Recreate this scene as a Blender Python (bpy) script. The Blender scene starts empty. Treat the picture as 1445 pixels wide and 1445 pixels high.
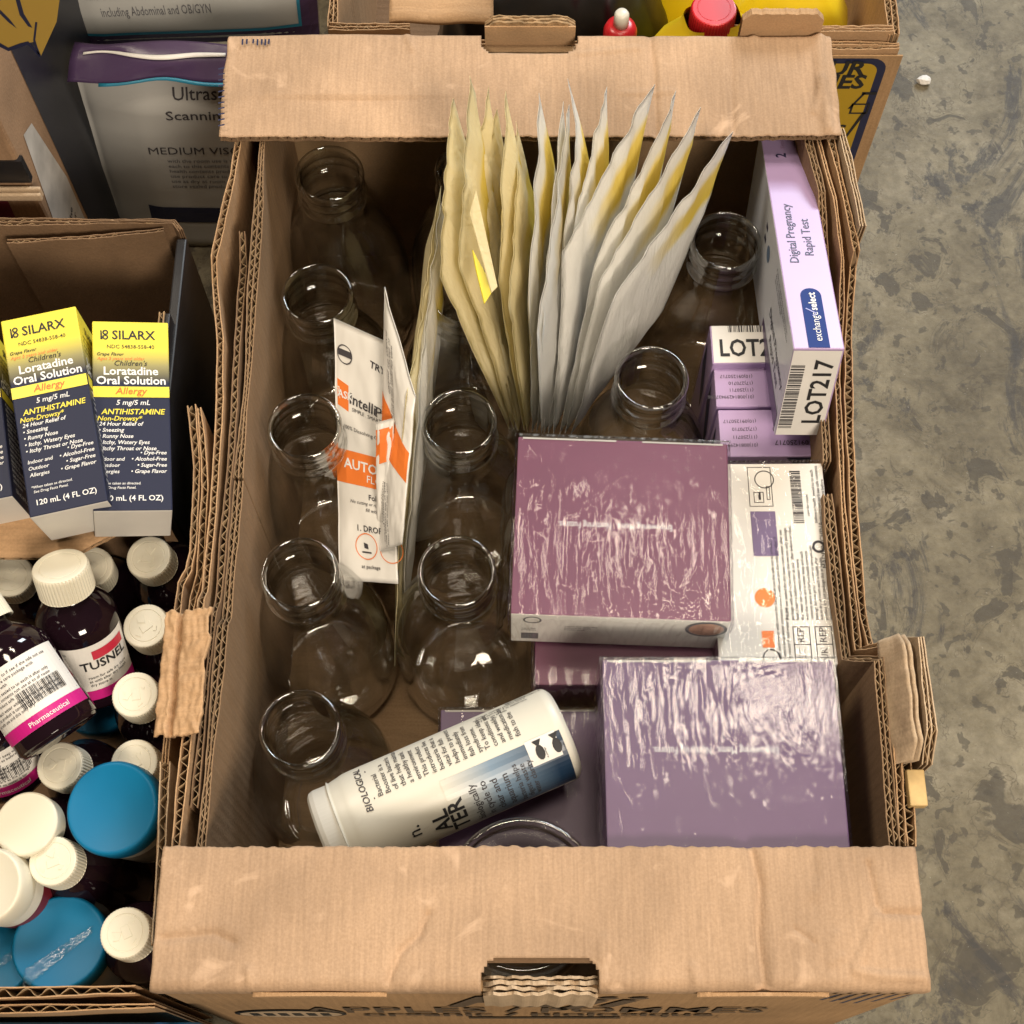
import bpy, bmesh, math, random
from mathutils import Vector, Matrix, noise
R = math.radians
sc = bpy.context.scene
COL = sc.collection

# ------------------------------------------------------------------ camera, world, lamps, exposure
F, TILT, CAMZ = 2050.0, R(23.5), 1.057
cd = bpy.data.cameras.new('camera'); cam = bpy.data.objects.new('camera', cd); COL.objects.link(cam)
cam.location = (0, 0, CAMZ); cam.rotation_euler = (TILT, 0, 0)
cd.sensor_width = 36; cd.lens = F / 1445 * 36; cd.clip_start = .02; cd.clip_end = 100
sc.camera = cam
w = bpy.data.worlds.new('World'); sc.world = w; w.use_nodes = True
w.node_tree.nodes['Background'].inputs[0].default_value = (1.0, .80, .58, 1)
w.node_tree.nodes['Background'].inputs[1].default_value = .045

def lamp(name, loc, aim, sx, sy, power, col):
    l = bpy.data.lights.new(name, 'AREA'); l.shape = 'RECTANGLE'; l.size = sx; l.size_y = sy
    l.energy = power; l.color = col
    o = bpy.data.objects.new(name, l); COL.objects.link(o); o.location = loc
    o.rotation_euler = (Vector(aim) - Vector(loc)).to_track_quat('-Z', 'Y').to_euler()
    return o
lamp('ceiling_lamp', (.50, 1.02, 2.95), (.1, .35, .2), .26, .20, 9, (1, .86, .68))
lamp('ceiling_lamp', (.80, 1.02, 2.95), (.1, .35, .2), .26, .20, 9, (1, .86, .68))
lamp('ceiling_lamp', (.02, .12, 2.95), (.02, .4, .2), .5, .4, 22, (1, .84, .65))
lamp('ceiling_lamp', (.26, 1.42, 2.95), (.1, .35, .2), .30, .14, 5, (1, .86, .68))  # extra unseen lamp, added for glare streaks on the plum box's wrap
lamp('side_lamp', (-1.15, 1.05, 2.15), (.05, .50, .25), .7, .5, 26, (1, .87, .70))
lamp('side_lamp', (.72, -1.15, 1.68), (.05, .45, .2), .7, .5, 46, (1, .86, .70))
lamp('doorway_daylight', (1.25, 3.1, 2.1), (.15, .6, .2), 1.2, 1.0, 105, (.86, .93, 1))
sc.view_settings.view_transform = 'Standard'; sc.view_settings.look = 'None'
sc.view_settings.exposure = -.12; sc.view_settings.gamma = 1
cy = sc.cycles
cy.use_denoising = True
cy.max_bounces = 7; cy.transmission_bounces = 4; cy.transparent_max_bounces = 20; cy.glossy_bounces = 3
cy.diffuse_bounces = 3; cy.sample_clamp_indirect = 4; cy.caustics_reflective = False; cy.blur_glossy = .3

# ------------------------------------------------------------------ helpers
def at(px, py, z):
    """point of the place at height z that the photograph shows at pixel px, py"""
    x, y = (px - 722.5) / F, -(py - 722.5) / F
    dy, dz = y * math.cos(TILT) + math.sin(TILT), y * math.sin(TILT) - math.cos(TILT)
    k = (z - CAMZ) / dz
    return Vector((x * k, dy * k, z))
def atY(px, py, Y):
    x, y = (px - 722.5) / F, -(py - 722.5) / F
    dy, dz = y * math.cos(TILT) + math.sin(TILT), y * math.sin(TILT) - math.cos(TILT)
    k = Y / dy
    return Vector((x * k, Y, CAMZ + dz * k))
def nz(x, y=0, z=0): return noise.noise(Vector((x, y, z)))

def mesh(name, v, f, mat, parent=None, smooth=False, mi=None, kind=None, bevel=0):
    me = bpy.data.meshes.new(name); me.from_pydata([tuple(p) for p in v], [], f)
    for m in (mat if isinstance(mat, (list, tuple)) else [mat]): me.materials.append(m)
    if mi: me.polygons.foreach_set('material_index', mi)
    if smooth: me.polygons.foreach_set('use_smooth', [True] * len(me.polygons))
    me.update()
    o = bpy.data.objects.new(name, me); COL.objects.link(o); o.parent = parent
    if kind: o['kind'] = kind
    if bevel:
        b = o.modifiers.new('bevel', 'BEVEL'); b.width = bevel; b.segments = 2; b.limit_method = 'ANGLE'
    return o
def thing(name, label, cat, M=None, group=None):
    o = bpy.data.objects.new(name, None); COL.objects.link(o); o.empty_display_size = .02
    if M is not None: o.matrix_world = M
    return tag(o, label, cat, group)
def tag(o, label, cat, group=None):
    o['label'] = label; o['category'] = cat
    if group: o['group'] = group
    return o
def struct(o): o['kind'] = 'structure'; return o

class B:
    """collects pieces of one mesh"""
    def __init__(s): s.v, s.f, s.m = [], [], []
    def add(s, v, f, m=0):
        n = len(s.v); s.v += [Vector(p) for p in v]; s.f += [[i + n for i in q] for q in f]; s.m += [m] * len(f)
    def box(s, x0, x1, y0, y1, z0, z1, m=0):
        s.add([(x0,y0,z0),(x1,y0,z0),(x1,y1,z0),(x0,y1,z0),(x0,y0,z1),(x1,y0,z1),(x1,y1,z1),(x0,y1,z1)],
              [[3,2,1,0],[4,5,6,7],[0,1,5,4],[1,2,6,5],[2,3,7,6],[3,0,4,7]], m)
    def lathe(s, prof, seg=48, m=0, close=True):
        n = len(prof); v = []; f = []
        for i in range(seg):
            a = 2 * math.pi * i / seg
            for r, z in prof: v.append((r * math.cos(a), r * math.sin(a), z))
        for i in range(seg):
            j = (i + 1) % seg
            for k in range(n - 1): f.append([i*n+k, j*n+k, j*n+k+1, i*n+k+1])
        s.add(v, f, m)
    def obj(s, name, mat, parent=None, **k):
        mi = s.m if isinstance(mat, (list, tuple)) and any(s.m) else None
        return mesh(name, s.v, s.f, mat, parent, mi=mi, **k)

# ------------------------------------------------------------------ materials
def new_mat(name):
    m = bpy.data.materials.new(name); m.use_nodes = True
    return m, m.node_tree.nodes, m.node_tree.links, m.node_tree.nodes['Principled BSDF']
def flat(name, col, rough=.5, spec=.5, metal=0, coat=0, sss=0, noise_amt=.0, nscale=60, bump=0):
    m, N, L, p = new_mat(name)
    p.inputs['Base Color'].default_value = (*col, 1); p.inputs['Roughness'].default_value = rough
    p.inputs['Specular IOR Level'].default_value = spec; p.inputs['Metallic'].default_value = metal
    p.inputs['Coat Weight'].default_value = coat; p.inputs['Coat Roughness'].default_value = .12
    if sss:
        p.inputs['Subsurface Weight'].default_value = sss; p.inputs['Subsurface Radius'].default_value = (.004, .003, .002); p.inputs['Subsurface Scale'].default_value = .5
    if noise_amt or bump:
        t = N.new('ShaderNodeTexCoord'); n = N.new('ShaderNodeTexNoise'); n.inputs['Scale'].default_value = nscale; n.inputs['Detail'].default_value = 5
        L.new(t.outputs['Object'], n.inputs['Vector'])
        if noise_amt:
            r = N.new('ShaderNodeValToRGB'); r.color_ramp.elements[0].position = .3; r.color_ramp.elements[1].position = .7
            r.color_ramp.elements[0].color = (*[c * (1 - noise_amt) for c in col], 1); r.color_ramp.elements[1].color = (*[min(1, c * (1 + noise_amt * .6)) for c in col], 1)
            L.new(n.outputs['Fac'], r.inputs['Fac']); L.new(r.outputs['Color'], p.inputs['Base Color'])
        if bump:
            b = N.new('ShaderNodeBump'); b.inputs['Strength'].default_value = bump; b.inputs['Distance'].default_value = .002
            L.new(n.outputs['Fac'], b.inputs['Height']); L.new(b.outputs['Normal'], p.inputs['Normal'])
    return m
def kraft(name, col, flute=(1, 0, 0), amount=.16, streak=.10, wear=.0):
    """kraft paper: fibre speckle, faint ribs of the fluting below, blotches, scuffs"""
    m, N, L, p = new_mat(name); p.inputs['Roughness'].default_value = .85; p.inputs['Specular IOR Level'].default_value = .25
    t = N.new('ShaderNodeTexCoord')
    def tex(scale, det, sc3=(1, 1, 1), dist=0):
        mp = N.new('ShaderNodeMapping'); mp.inputs['Scale'].default_value = sc3; L.new(t.outputs['Object'], mp.inputs['Vector'])
        n = N.new('ShaderNodeTexNoise'); n.inputs['Scale'].default_value = scale; n.inputs['Detail'].default_value = det; n.inputs['Distortion'].default_value = dist
        L.new(mp.outputs['Vector'], n.inputs['Vector']); return n.outputs['Fac']
    def ramp(src, a, b, pa=.3, pb=.7):
        r = N.new('ShaderNodeValToRGB'); e = r.color_ramp.elements; e[0].position = pa; e[1].position = pb; e[0].color = (*a, 1); e[1].color = (*b, 1); L.new(src, r.inputs['Fac']); return r.outputs['Color']
    def mix(kind, fac, a, b):
        x = N.new('ShaderNodeMixRGB'); x.blend_type = kind; x.inputs['Fac'].default_value = fac; L.new(a, x.inputs[1]); L.new(b, x.inputs[2]); return x.outputs[0]
    big = ramp(tex(9, 4, dist=.6), [c * (1 - amount) for c in col], [c * (1 + amount * .7) for c in col])
    s3 = [18 if abs(a) > .5 else 1 for a in flute]
    st = ramp(tex(30, 3, s3), (1 - streak,) * 3, (1 + streak * .3,) * 3, .35, .65)
    fib = ramp(tex(700, 3), (.91, .905, .89), (1.05, 1.05, 1.05), .35, .68)
    c = mix('MULTIPLY', 1, mix('MULTIPLY', 1, big, st), fib)
    if wear:
        wv = ramp(tex(26, 8, dist=1.5), (0, 0, 0), (1, 1, 1), .62, .74)
        x = N.new('ShaderNodeMixRGB'); L.new(wv, x.inputs['Fac']); L.new(c, x.inputs[1]); x.inputs[2].default_value = (*[min(1, q * 1.25 + .04) for q in col], 1)
        g = N.new('ShaderNodeMixRGB'); g.inputs['Fac'].default_value = wear; L.new(c, g.inputs[1]); L.new(x.outputs[0], g.inputs[2]); c = g.outputs[0]
    L.new(c, p.inputs['Base Color'])
    wv = N.new('ShaderNodeTexWave'); wv.wave_type = 'BANDS'; wv.bands_direction = 'X' if flute[0] else ('Y' if flute[1] else 'Z')
    wv.inputs['Scale'].default_value = 45; wv.inputs['Distortion'].default_value = 1.2; wv.inputs['Detail Scale'].default_value = 6; L.new(t.outputs['Object'], wv.inputs['Vector'])
    ad = N.new('ShaderNodeMath'); ad.operation = 'MULTIPLY_ADD'; ad.inputs[1].default_value = .40; L.new(wv.outputs['Fac'], ad.inputs[0]); L.new(tex(430, 4), ad.inputs[2])
    bp = N.new('ShaderNodeBump'); bp.inputs['Strength'].default_value = .30; bp.inputs['Distance'].default_value = .0012
    L.new(ad.outputs[0], bp.inputs['Height']); L.new(bp.outputs['Normal'], p.inputs['Normal'])
    return m
KC = (.47, .295, .160)
kraft_top = kraft('kraft_top', (.465, .312, .198), (1, 0, 0), amount=.24, streak=.11, wear=.8)
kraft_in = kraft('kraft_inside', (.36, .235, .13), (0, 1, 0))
kraft_inwall_shade = kraft('kraft_inner_wall_shade', (.27, .172, .096), (0, 1, 0))  # wall kraft darkened: shade inside the box is put into this colour
kraft_wall = kraft('kraft_wall', KC, (0, 1, 0), wear=.5)
kraft_front = kraft('kraft_front', (.40, .25, .13), (1, 0, 0))
kraft_pale = kraft('kraft_pale', (.52, .39, .26), (0, 1, 0), wear=.5)
kraft_edge = flat('kraft_edge', (.36, .235, .125), .9, .1, noise_amt=.35, nscale=220, bump=.6)
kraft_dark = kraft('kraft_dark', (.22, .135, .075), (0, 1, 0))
flute_mat = flat('fluting_paper', (.40, .28, .16), .9, .1, noise_amt=.3, nscale=200)
ink_black = flat('black_ink', (.012, .012, .014), .6)
ink_grey = flat('grey_ink', (.13, .13, .14), .7)
ink_soft = flat('soft_black_ink', (.045, .04, .045), .7)
ink_white = flat('white_ink', (.78, .78, .76), .5)
ink_navy = flat('navy_ink', (.012, .016, .055), .45)
ink_blue = flat('blue_ink', (.016, .04, .19), .6, .2)
ink_yellow = flat('yellow_ink', (.78, .66, .045), .4)
ink_orange = flat('orange_ink', (.80, .20, .035), .45)
ink_red = flat('red_ink', (.50, .02, .05), .45)
ink_pink = flat('magenta_ink', (.52, .012, .20), .4)
ink_teal = flat('teal_ink', (.02, .19, .30), .4)
ink_purple = flat('purple_ink', (.075, .045, .12), .4)
paper_white = flat('white_paper', (.74, .72, .68), .55, noise_amt=.05, nscale=40)
card_white = flat('white_card', (.72, .70, .65), .42, noise_amt=.06, nscale=35, bump=.05)
card_grey = flat('grey_card', (.42, .40, .37), .6, noise_amt=.1)
black_gloss = flat('black_gloss', (.008, .008, .009), .16, coat=.5)
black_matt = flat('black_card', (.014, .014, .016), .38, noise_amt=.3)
cap_white = flat('cap_plastic', (.70, .66, .53), .42, sss=.05)
blue_plastic = flat('blue_plastic', (.003, .15, .31), .42, .22, noise_amt=.06, nscale=30)
white_plastic = flat('white_plastic', (.62, .595, .51), .4, noise_amt=.04, nscale=25)
red_plastic = flat('red_plastic', (.50, .015, .02), .3)
yellow_plastic = flat('yellow_plastic', (.80, .60, .02), .32)
pink_card = flat('lilac_card', (.43, .31, .53), .34, noise_amt=.04, nscale=30)

# ------------------------------------------------------------------ flat print: letters, bars, blocks
_tc = {}
WORDS = 'keep dry store at room use only as the of and with for in to see each before after contents safe water product package sealed not if is this health care'.split()
def text2d(s, bold=0, shear=0):
    k = (s, bold, shear)
    if k not in _tc:
        cu = bpy.data.curves.new('t', 'FONT'); cu.body = s; cu.size = 1; cu.resolution_u = 2; cu.offset = bold; cu.shear = shear; cu.fill_mode = 'FRONT'
        ob = bpy.data.objects.new('t', cu); COL.objects.link(ob)
        me = ob.to_mesh(); v = [tuple(p.co) for p in me.vertices]; f = [list(q.vertices) for q in me.polygons]
        ob.to_mesh_clear(); bpy.data.objects.remove(ob); bpy.data.curves.remove(cu)
        _tc[k] = (v, f)
    return _tc[k]
def T(s, size, x, y, align='c', bold=0, shear=0, rot=0, sx=1, width=None): return ('t', s, size, x, y, align, bold, shear, rot, sx, width)
def Q(x0, y0, x1, y1): return ('q', x0, y0, x1, y1)
def P(pts): return ('p', pts)
def FINE(x, y, wd, lh, n, seed=0, rot=0): return ('f', x, y, wd, lh, n, seed, rot)
def BARC(x, y, wd, ht, seed=0, rot=0): return ('b', x, y, wd, ht, seed, rot)
def DISC(x, y, r, r2=0): return ('d', x, y, r, r2)
def FRAME(x0, y0, x1, y1, t): return ('fr', x0, y0, x1, y1, t)
def ink(name, parent, Mx, items, mat, lift=.00025, warp=None, sub=None, label=None):
    if 2 <= len(items) <= 4 and parent is not None and name in ('lettering', 'emblem', 'tuck_flap', 'step_ring', 'purple_rim', 'teal_edge', 'swirl_panel'):
        return [ink(name, parent, Mx, [q], mat, lift, warp, sub, label) for q in items]
    b = B()
    def quad(x0, y0, x1, y1, rot=0, ox=0, oy=0):
        n = 1; mseg = 1
        if sub: n = max(1, int(abs(x1 - x0) / sub)); mseg = max(1, int(abs(y1 - y0) / sub))
        c, s = math.cos(rot), math.sin(rot); v = []; f = []
        for j in range(mseg + 1):
            for i in range(n + 1):
                x = x0 + (x1 - x0) * i / n; y = y0 + (y1 - y0) * j / mseg
                v.append((ox + x * c - y * s, oy + x * s + y * c, 0))
        for j in range(mseg):
            for i in range(n): a = j * (n + 1) + i; f.append([a, a + 1, a + n + 2, a + n + 1])
        b.add(v, f)
    for it in items:
        k = it[0]
        if k == 't':
            _, s, size, x, y, al, bold, sh, rot, sx, width = it
            v, f = text2d(s, bold, sh)
            if not v: continue
            lo = min(p[0] for p in v); hi = max(p[0] for p in v)
            if width: sx = width / ((hi - lo) * size)
            dx = {'l': -lo, 'c': -(lo + hi) / 2, 'r': -hi}[al]; c, s_ = math.cos(rot), math.sin(rot)
            b.add([(x + (p[0] + dx) * size * sx * c - p[1] * size * s_, y + (p[0] + dx) * size * sx * s_ + p[1] * size * c, 0) for p in v], f)
        elif k == 'q': quad(*it[1:])
        elif k == 'fr':
            _, x0, y0, x1, y1, t = it
            quad(x0, y0, x1, y0 + t); quad(x0, y1 - t, x1, y1); quad(x0, y0 + t, x0 + t, y1 - t); quad(x1 - t, y0 + t, x1, y1 - t)
        elif k == 'p': b.add([(p[0], p[1], 0) for p in it[1]], [list(range(len(it[1])))])
        elif k == 'f':
            _, x, y, wd, lh, n, seed, rot = it; rr = random.Random(seed + n)
            c, s_ = math.cos(rot), math.sin(rot); size = lh * .92
            for i in range(n):
                cx = 0; end = wd * (rr.uniform(.72, 1) if i < n - 1 else rr.uniform(.35, .65))
                while cx < end:
                    v, f = text2d(rr.choice(WORDS), .006)
                    hi = max(p[0] for p in v) * size
                    if cx + hi > wd * 1.04: break
                    b.add([(x + (cx + p[0] * size) * c - (p[1] * size - i * lh) * s_, y + (cx + p[0] * size) * s_ + (p[1] * size - i * lh) * c, 0) for p in v], f); cx += hi + size * .28
        elif k == 'b':
            _, x, y, wd, ht, seed, rot = it; rr = random.Random(seed); cx = 0
            while cx < wd:
                l = wd * rr.choice([.008, .008, .016, .024]); quad(cx, 0, min(wd, cx + l), ht, rot, x, y); cx += l + wd * rr.choice([.008, .014, .02])
        elif k == 'd':
            _, x, y, r, r2 = it; n = 28
            c1 = [(x + r * math.cos(6.2832 * i / n), y + r * math.sin(6.2832 * i / n), 0) for i in range(n)]
            if r2:
                c2 = [(x + r2 * math.cos(6.2832 * i / n), y + r2 * math.sin(6.2832 * i / n), 0) for i in range(n)]
                b.add(c1 + c2, [[i, (i + 1) % n, n + (i + 1) % n, n + i] for i in range(n)])
            else: b.add(c1, [list(range(n))])
    if warp: vs = [warp(p.x, p.y, lift) for p in b.v]
    else: vs = [Mx @ Vector((p.x, p.y, lift)) for p in b.v]
    o = mesh(name, vs, b.f, mat, parent)
    if label: o['label'] = label
    return o
def frame(o, x, y):
    """matrix whose plane has origin o and axes x, y"""
    x = Vector(x).normalized(); y = Vector(y).normalized(); z = x.cross(y)
    return Matrix(((x.x, y.x, z.x, o[0]), (x.y, y.y, z.y, o[1]), (x.z, y.z, z.z, o[2]), (0, 0, 0, 1)))
def faces(sx, sy, sz):
    return dict(top=frame((0, 0, sz), (1,0,0), (0,1,0)), front=frame((0, -sy/2, sz/2), (1,0,0), (0,0,1)),
                back=frame((0, sy/2, sz/2), (-1,0,0), (0,0,1)), right=frame((sx/2, 0, sz/2), (0,1,0), (0,0,1)), left=frame((-sx/2, 0, sz/2), (0,-1,0), (0,0,1)))
def place(loc, yaw=0, pitch=0, roll=0):
    return Matrix.Translation(Vector(loc)) @ Matrix.Rotation(R(yaw), 4, 'Z') @ Matrix.Rotation(R(pitch), 4, 'X') @ Matrix.Rotation(R(roll), 4, 'Y')
def fit_top(c, z):
    """base matrix data of an upright carton from its four top corners (far left, far right, near right, near left)"""
    a = [at(x, y, z) for x, y in c]
    ctr = sum(a, Vector()) / 4; ux = (a[1] - a[0] + a[2] - a[3]) / 2; uy = (a[0] - a[3] + a[1] - a[2]) / 2
    return ctr, math.degrees(math.atan2(ux.y, ux.x)), ux.length, uy.length
def card_body(e, sx, sy, sz, mat, mi=None, bev=.0008, name='body'):
    b = B(); b.box(-sx/2, sx/2, -sy/2, sy/2, 0, sz)
    o = b.obj(name, mat, e, bevel=bev)
    if mi: o.data.polygons.foreach_set('material_index', mi)   # bottom, top, front, right, back, left
    return o

# ------------------------------------------------------------------ corrugated board standing on edge
def board(name, pts, zlo, parent, mat, th=.005, walls=1, wl=.0075, fmat=None, deep=.03, rough=.0012, seed=0, step=.004):
    """pts: (x, y, ztop) along the board; liners with wavy fluting between, open at the top"""
    rs = []
    for (a, b_) in zip(pts, pts[1:]):
        a, b_ = Vector(a), Vector(b_); n = max(1, int((b_ - a).xy.length / step))
        rs += [a.lerp(b_, i / n) for i in range(n)]
    rs.append(Vector(pts[-1])); n = len(rs); nor = []
    for i in range(n):
        d = (rs[min(n-1, i+1)] - rs[max(0, i-1)]).xy
        d = d.normalized() if d.length > 1e-6 else Vector((0, 1)); nor.append(Vector((d.y, -d.x)))
    def squash(ss): return max(.30, min(1.05, .80 + .62 * nz(ss * 13, seed * 3.3)))
    arc = [0]
    for a_, c_ in zip(rs, rs[1:]): arc.append(arc[-1] + (c_ - a_).xy.length)
    def liner(b, off0, t):
        v = []; f = []
        for i, p in enumerate(rs):
            off = off0 * squash(arc[i]) + .0005 * nz(arc[i] * 60, off0 * 700, seed)
            zt = p.z + rough * (nz(i * .7 + seed * 9, off0 * 900, seed) + 1.4 * nz(arc[i] * 22, off0 * 300, seed + 5))
            for (o, z) in ((off - t/2, zlo), (off - t/2, zt), (off + t/2, zt), (off + t/2, zlo)): v.append((p.x + nor[i].x * o, p.y + nor[i].y * o, z))
        for i in range(n - 1):
            k = 4 * i
            for q in range(3): f.append([k+q, k+q+1, k+q+5, k+q+4])
        f += [[0, 1, 2, 3], [4*n-1, 4*n-2, 4*n-3, 4*n-4]]
        b.add(v, f)
    b = B(); t = .0007
    for i in range(walls + 1): liner(b, -th/2 + th * i / walls, t)
    o = b.obj(name, mat, parent)
    fb = B(); s = 0; fine = []
    for a, c in zip(range(n - 1), range(1, n)):
        L_ = (rs[c] - rs[a]).xy.length; m_ = max(1, int(L_ / (wl / 8)))
        for q in range(m_): fine.append((rs[a].lerp(rs[c], q / m_), nor[a].lerp(nor[c], q / m_), s + L_ * q / m_))
        s += L_
    for wi in range(walls):
        mid = -th/2 + th * (wi + .5) / walls; amp = th / walls / 2 - t * .6; v = []; f = []
        for p, nn, ss in fine:
            o_ = squash(ss) * (mid + amp * math.sin(2 * math.pi * ss / wl + wi * 1.7 + 2.2 * nz(ss * 30, seed))); zt = p.z - .0012 + rough * 1.6 * nz(ss * 200, seed + wi)
            v += [(p.x + nn.x * (o_-.00015), p.y + nn.y * (o_-.00015), max(zlo, zt - deep)), (p.x + nn.x * (o_-.00015), p.y + nn.y * (o_-.00015), zt), (p.x + nn.x * (o_+.00025), p.y + nn.y * (o_+.00025), zt), (p.x + nn.x * (o_+.00025), p.y + nn.y * (o_+.00025), max(zlo, zt - deep))]
        for i in range(len(fine) - 1):
            k = 4 * i; f += [[k, k+1, k+5, k+4], [k+1, k+2, k+6, k+5], [k+2, k+3, k+7, k+6]]
        fb.add(v, f)
    fb.obj('fluting', fmat or flute_mat, o)
    return o

def sheet(name, parent, mat, nu, nv, fn, thick=.0012, hole=None, smooth=True):
    """grid sheet given by fn(u, v), optional hole test on (u, v), with thickness"""
    v = []; f = []
    for j in range(nv + 1):
        for i in range(nu + 1): v.append(fn(i / nu, j / nv))
    for j in range(nv):
        for i in range(nu):
            if hole and hole((i + .5) / nu, (j + .5) / nv): continue
            a = j * (nu + 1) + i; f.append([a, a + 1, a + nu + 2, a + nu + 1])
    used = sorted({i for q in f for i in q}); mp = {a: k for k, a in enumerate(used)}
    o = mesh(name, [v[a] for a in used], [[mp[a] for a in q] for q in f], mat, parent, smooth=smooth)
    s = o.modifiers.new('solid', 'SOLIDIFY'); s.thickness = thick; s.offset = -1
    return o

# ------------------------------------------------------------------ the floor
def concrete():
    m, N, L, p = new_mat('stained_concrete'); t = N.new('ShaderNodeTexCoord'); p.inputs['Roughness'].default_value = .55
    def tex(kind, scale, det=6, rough=.6, dist=0, off=(0, 0, 0), sc3=(1, 1, 1)):
        mp = N.new('ShaderNodeMapping'); mp.inputs['Location'].default_value = off; mp.inputs['Scale'].default_value = sc3; L.new(t.outputs['Object'], mp.inputs['Vector'])
        n = N.new(kind); n.inputs['Scale'].default_value = scale
        if 'Noise' in kind: n.inputs['Detail'].default_value = det; n.inputs['Roughness'].default_value = rough; n.inputs['Distortion'].default_value = dist
        L.new(mp.outputs['Vector'], n.inputs['Vector']); return n
    def ramp(src, stops):
        r = N.new('ShaderNodeValToRGB'); e = r.color_ramp.elements
        while len(e) < len(stops): e.new(.5)
        for q, (pos, c) in zip(e, stops): q.position = pos; q.color = (*c, 1)
        L.new(src, r.inputs['Fac']); return r.outputs['Color']
    def mixm(a, fac_src, colour, k=1.0):
        x = N.new('ShaderNodeMixRGB'); L.new(a, x.inputs[1]); x.inputs[2].default_value = (*colour, 1)
        q = N.new('ShaderNodeMath'); q.operation = 'MULTIPLY'; q.inputs[1].default_value = k; L.new(fac_src, q.inputs[0]); L.new(q.outputs[0], x.inputs['Fac']); return x.outputs[0]
    W, K = (1, 1, 1), (0, 0, 0)
    c = ramp(tex('ShaderNodeTexNoise', 6, 10, .68).outputs['Fac'], [(.30, (.105, .088, .056)), (.5, (.192, .167, .110)), (.70, (.30, .270, .198))])
    x = N.new('ShaderNodeMixRGB'); x.blend_type = 'MULTIPLY'; x.inputs['Fac'].default_value = .8; L.new(c, x.inputs[1])
    L.new(ramp(tex('ShaderNodeTexNoise', 120, 6, .7).outputs['Fac'], [(.3, (.66, .65, .62)), (.68, (1.12, 1.12, 1.12))]), x.inputs[2]); c = x.outputs[0]
    x = N.new('ShaderNodeMixRGB'); x.blend_type = 'MULTIPLY'; x.inputs['Fac'].default_value = .9; L.new(c, x.inputs[1])
    L.new(ramp(tex('ShaderNodeTexNoise', 24, 7, .72, .5, (2, 8, 1)).outputs['Fac'], [(.36, (.60, .57, .52)), (.50, (.98, .97, .95)), (.64, (1.18, 1.18, 1.16))]), x.inputs[2]); c = x.outputs[0]
    # dark stains with crisp irregular outlines, in two sizes, each ringed by a darker rim
    s1 = tex('ShaderNodeTexNoise', 26, 5, .55, .7, (3.1, 7.7, 0), (1, .75, 1)).outputs['Fac']
    c = mixm(c, ramp(s1, [(.585, K), (.607, W)]), (.055, .047, .034), .74)
    c = mixm(c, ramp(s1, [(.548, K), (.553, W), (.558, W), (.564, K)]), (.07, .058, .04), .55)
    s2 = tex('ShaderNodeTexNoise', 75, 3, .5, .3, (1.3, 2.2, 0)).outputs['Fac']
    c = mixm(c, ramp(s2, [(.605, K), (.638, W)]), (.058, .050, .036), .66)
    s3 = tex('ShaderNodeTexNoise', 7, 8, .75, 1.2, (9.3, 4.15, 0), (1.3, .6, 1)).outputs['Fac']
    c = mixm(c, ramp(s3, [(.565, K), (.62, W)]), (.040, .038, .038), .72)
    v = tex('ShaderNodeTexVoronoi', 7.5, off=(.3, .9, 0)); v.feature = 'DISTANCE_TO_EDGE'
    nn = tex('ShaderNodeTexNoise', 14, 5, .6); ad = N.new('ShaderNodeMixRGB'); ad.blend_type = 'ADD'; ad.inputs['Fac'].default_value = .12
    L.new(t.outputs['Object'], ad.inputs[1]); L.new(nn.outputs['Color'], ad.inputs[2]); L.new(ad.outputs[0], v.inputs['Vector'])
    br = N.new('ShaderNodeMath'); br.operation = 'MULTIPLY'; L.new(ramp(v.outputs['Distance'], [(0, W), (.012, K)]), br.inputs[0]); L.new(ramp(tex('ShaderNodeTexNoise', 3.2, 2, off=(5, 5, 5)).outputs['Fac'], [(.48, K), (.58, W)]), br.inputs[1])
    c = mixm(c, br.outputs[0], (.085, .07, .05), .6)
    g_ = ramp(tex('ShaderNodeTexNoise', 330, 4, .8, 0, (4, 1, 0)).outputs['Fac'], [(.62, K), (.70, W)]); c = mixm(c, g_, (.05, .043, .032), .55)
    g_ = ramp(tex('ShaderNodeTexNoise', 420, 3, .7, 0, (1, 6, 0)).outputs['Fac'], [(.66, K), (.74, W)]); c = mixm(c, g_, (.42, .40, .35), .6)
    g_ = ramp(tex('ShaderNodeTexNoise', 40, 3, .6, .2, (7, 3, 0), (.12, 1.4, 1)).outputs['Fac'], [(.70, K), (.73, W)]); c = mixm(c, g_, (.07, .058, .042), .5)
    L.new(c, p.inputs['Base Color'])
    bp = N.new('ShaderNodeBump'); bp.inputs['Strength'].default_value = .5; bp.inputs['Distance'].default_value = .003; L.new(tex('ShaderNodeTexNoise', 140, 9, .75).outputs['Fac'], bp.inputs['Height']); L.new(bp.outputs['Normal'], p.inputs['Normal'])
    return m
fl = B(); fl.add([(-3, -2, 0), (3, -2, 0), (3, 5, 0), (-3, 5, 0)], [[0, 1, 2, 3]])
struct(fl.obj('floor', concrete()))
# crumpled scrap of paper
rr = random.Random(4); pc = at(1303, 117, 0); v = []; bm = bmesh.new(); bmesh.ops.create_icosphere(bm, subdivisions=2, radius=.0062)
for q in bm.verts: q.co = Vector((q.co.x * (1.1 + .5 * nz(q.co.x * 300, q.co.y * 300, 1)), q.co.y * (.7 + .6 * nz(q.co.y * 300, q.co.z * 300, 2)), max(0, q.co.z * .6 + .003)))
v = [q.co + Vector((pc.x, pc.y, .0005)) for q in bm.verts]; f = [[q.index for q in p.verts] for p in bm.faces]; bm.free()
tag(mesh('paper_scrap', v, f, paper_white), 'tiny crumpled white scrap of paper on the bare concrete', 'scrap')

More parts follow.
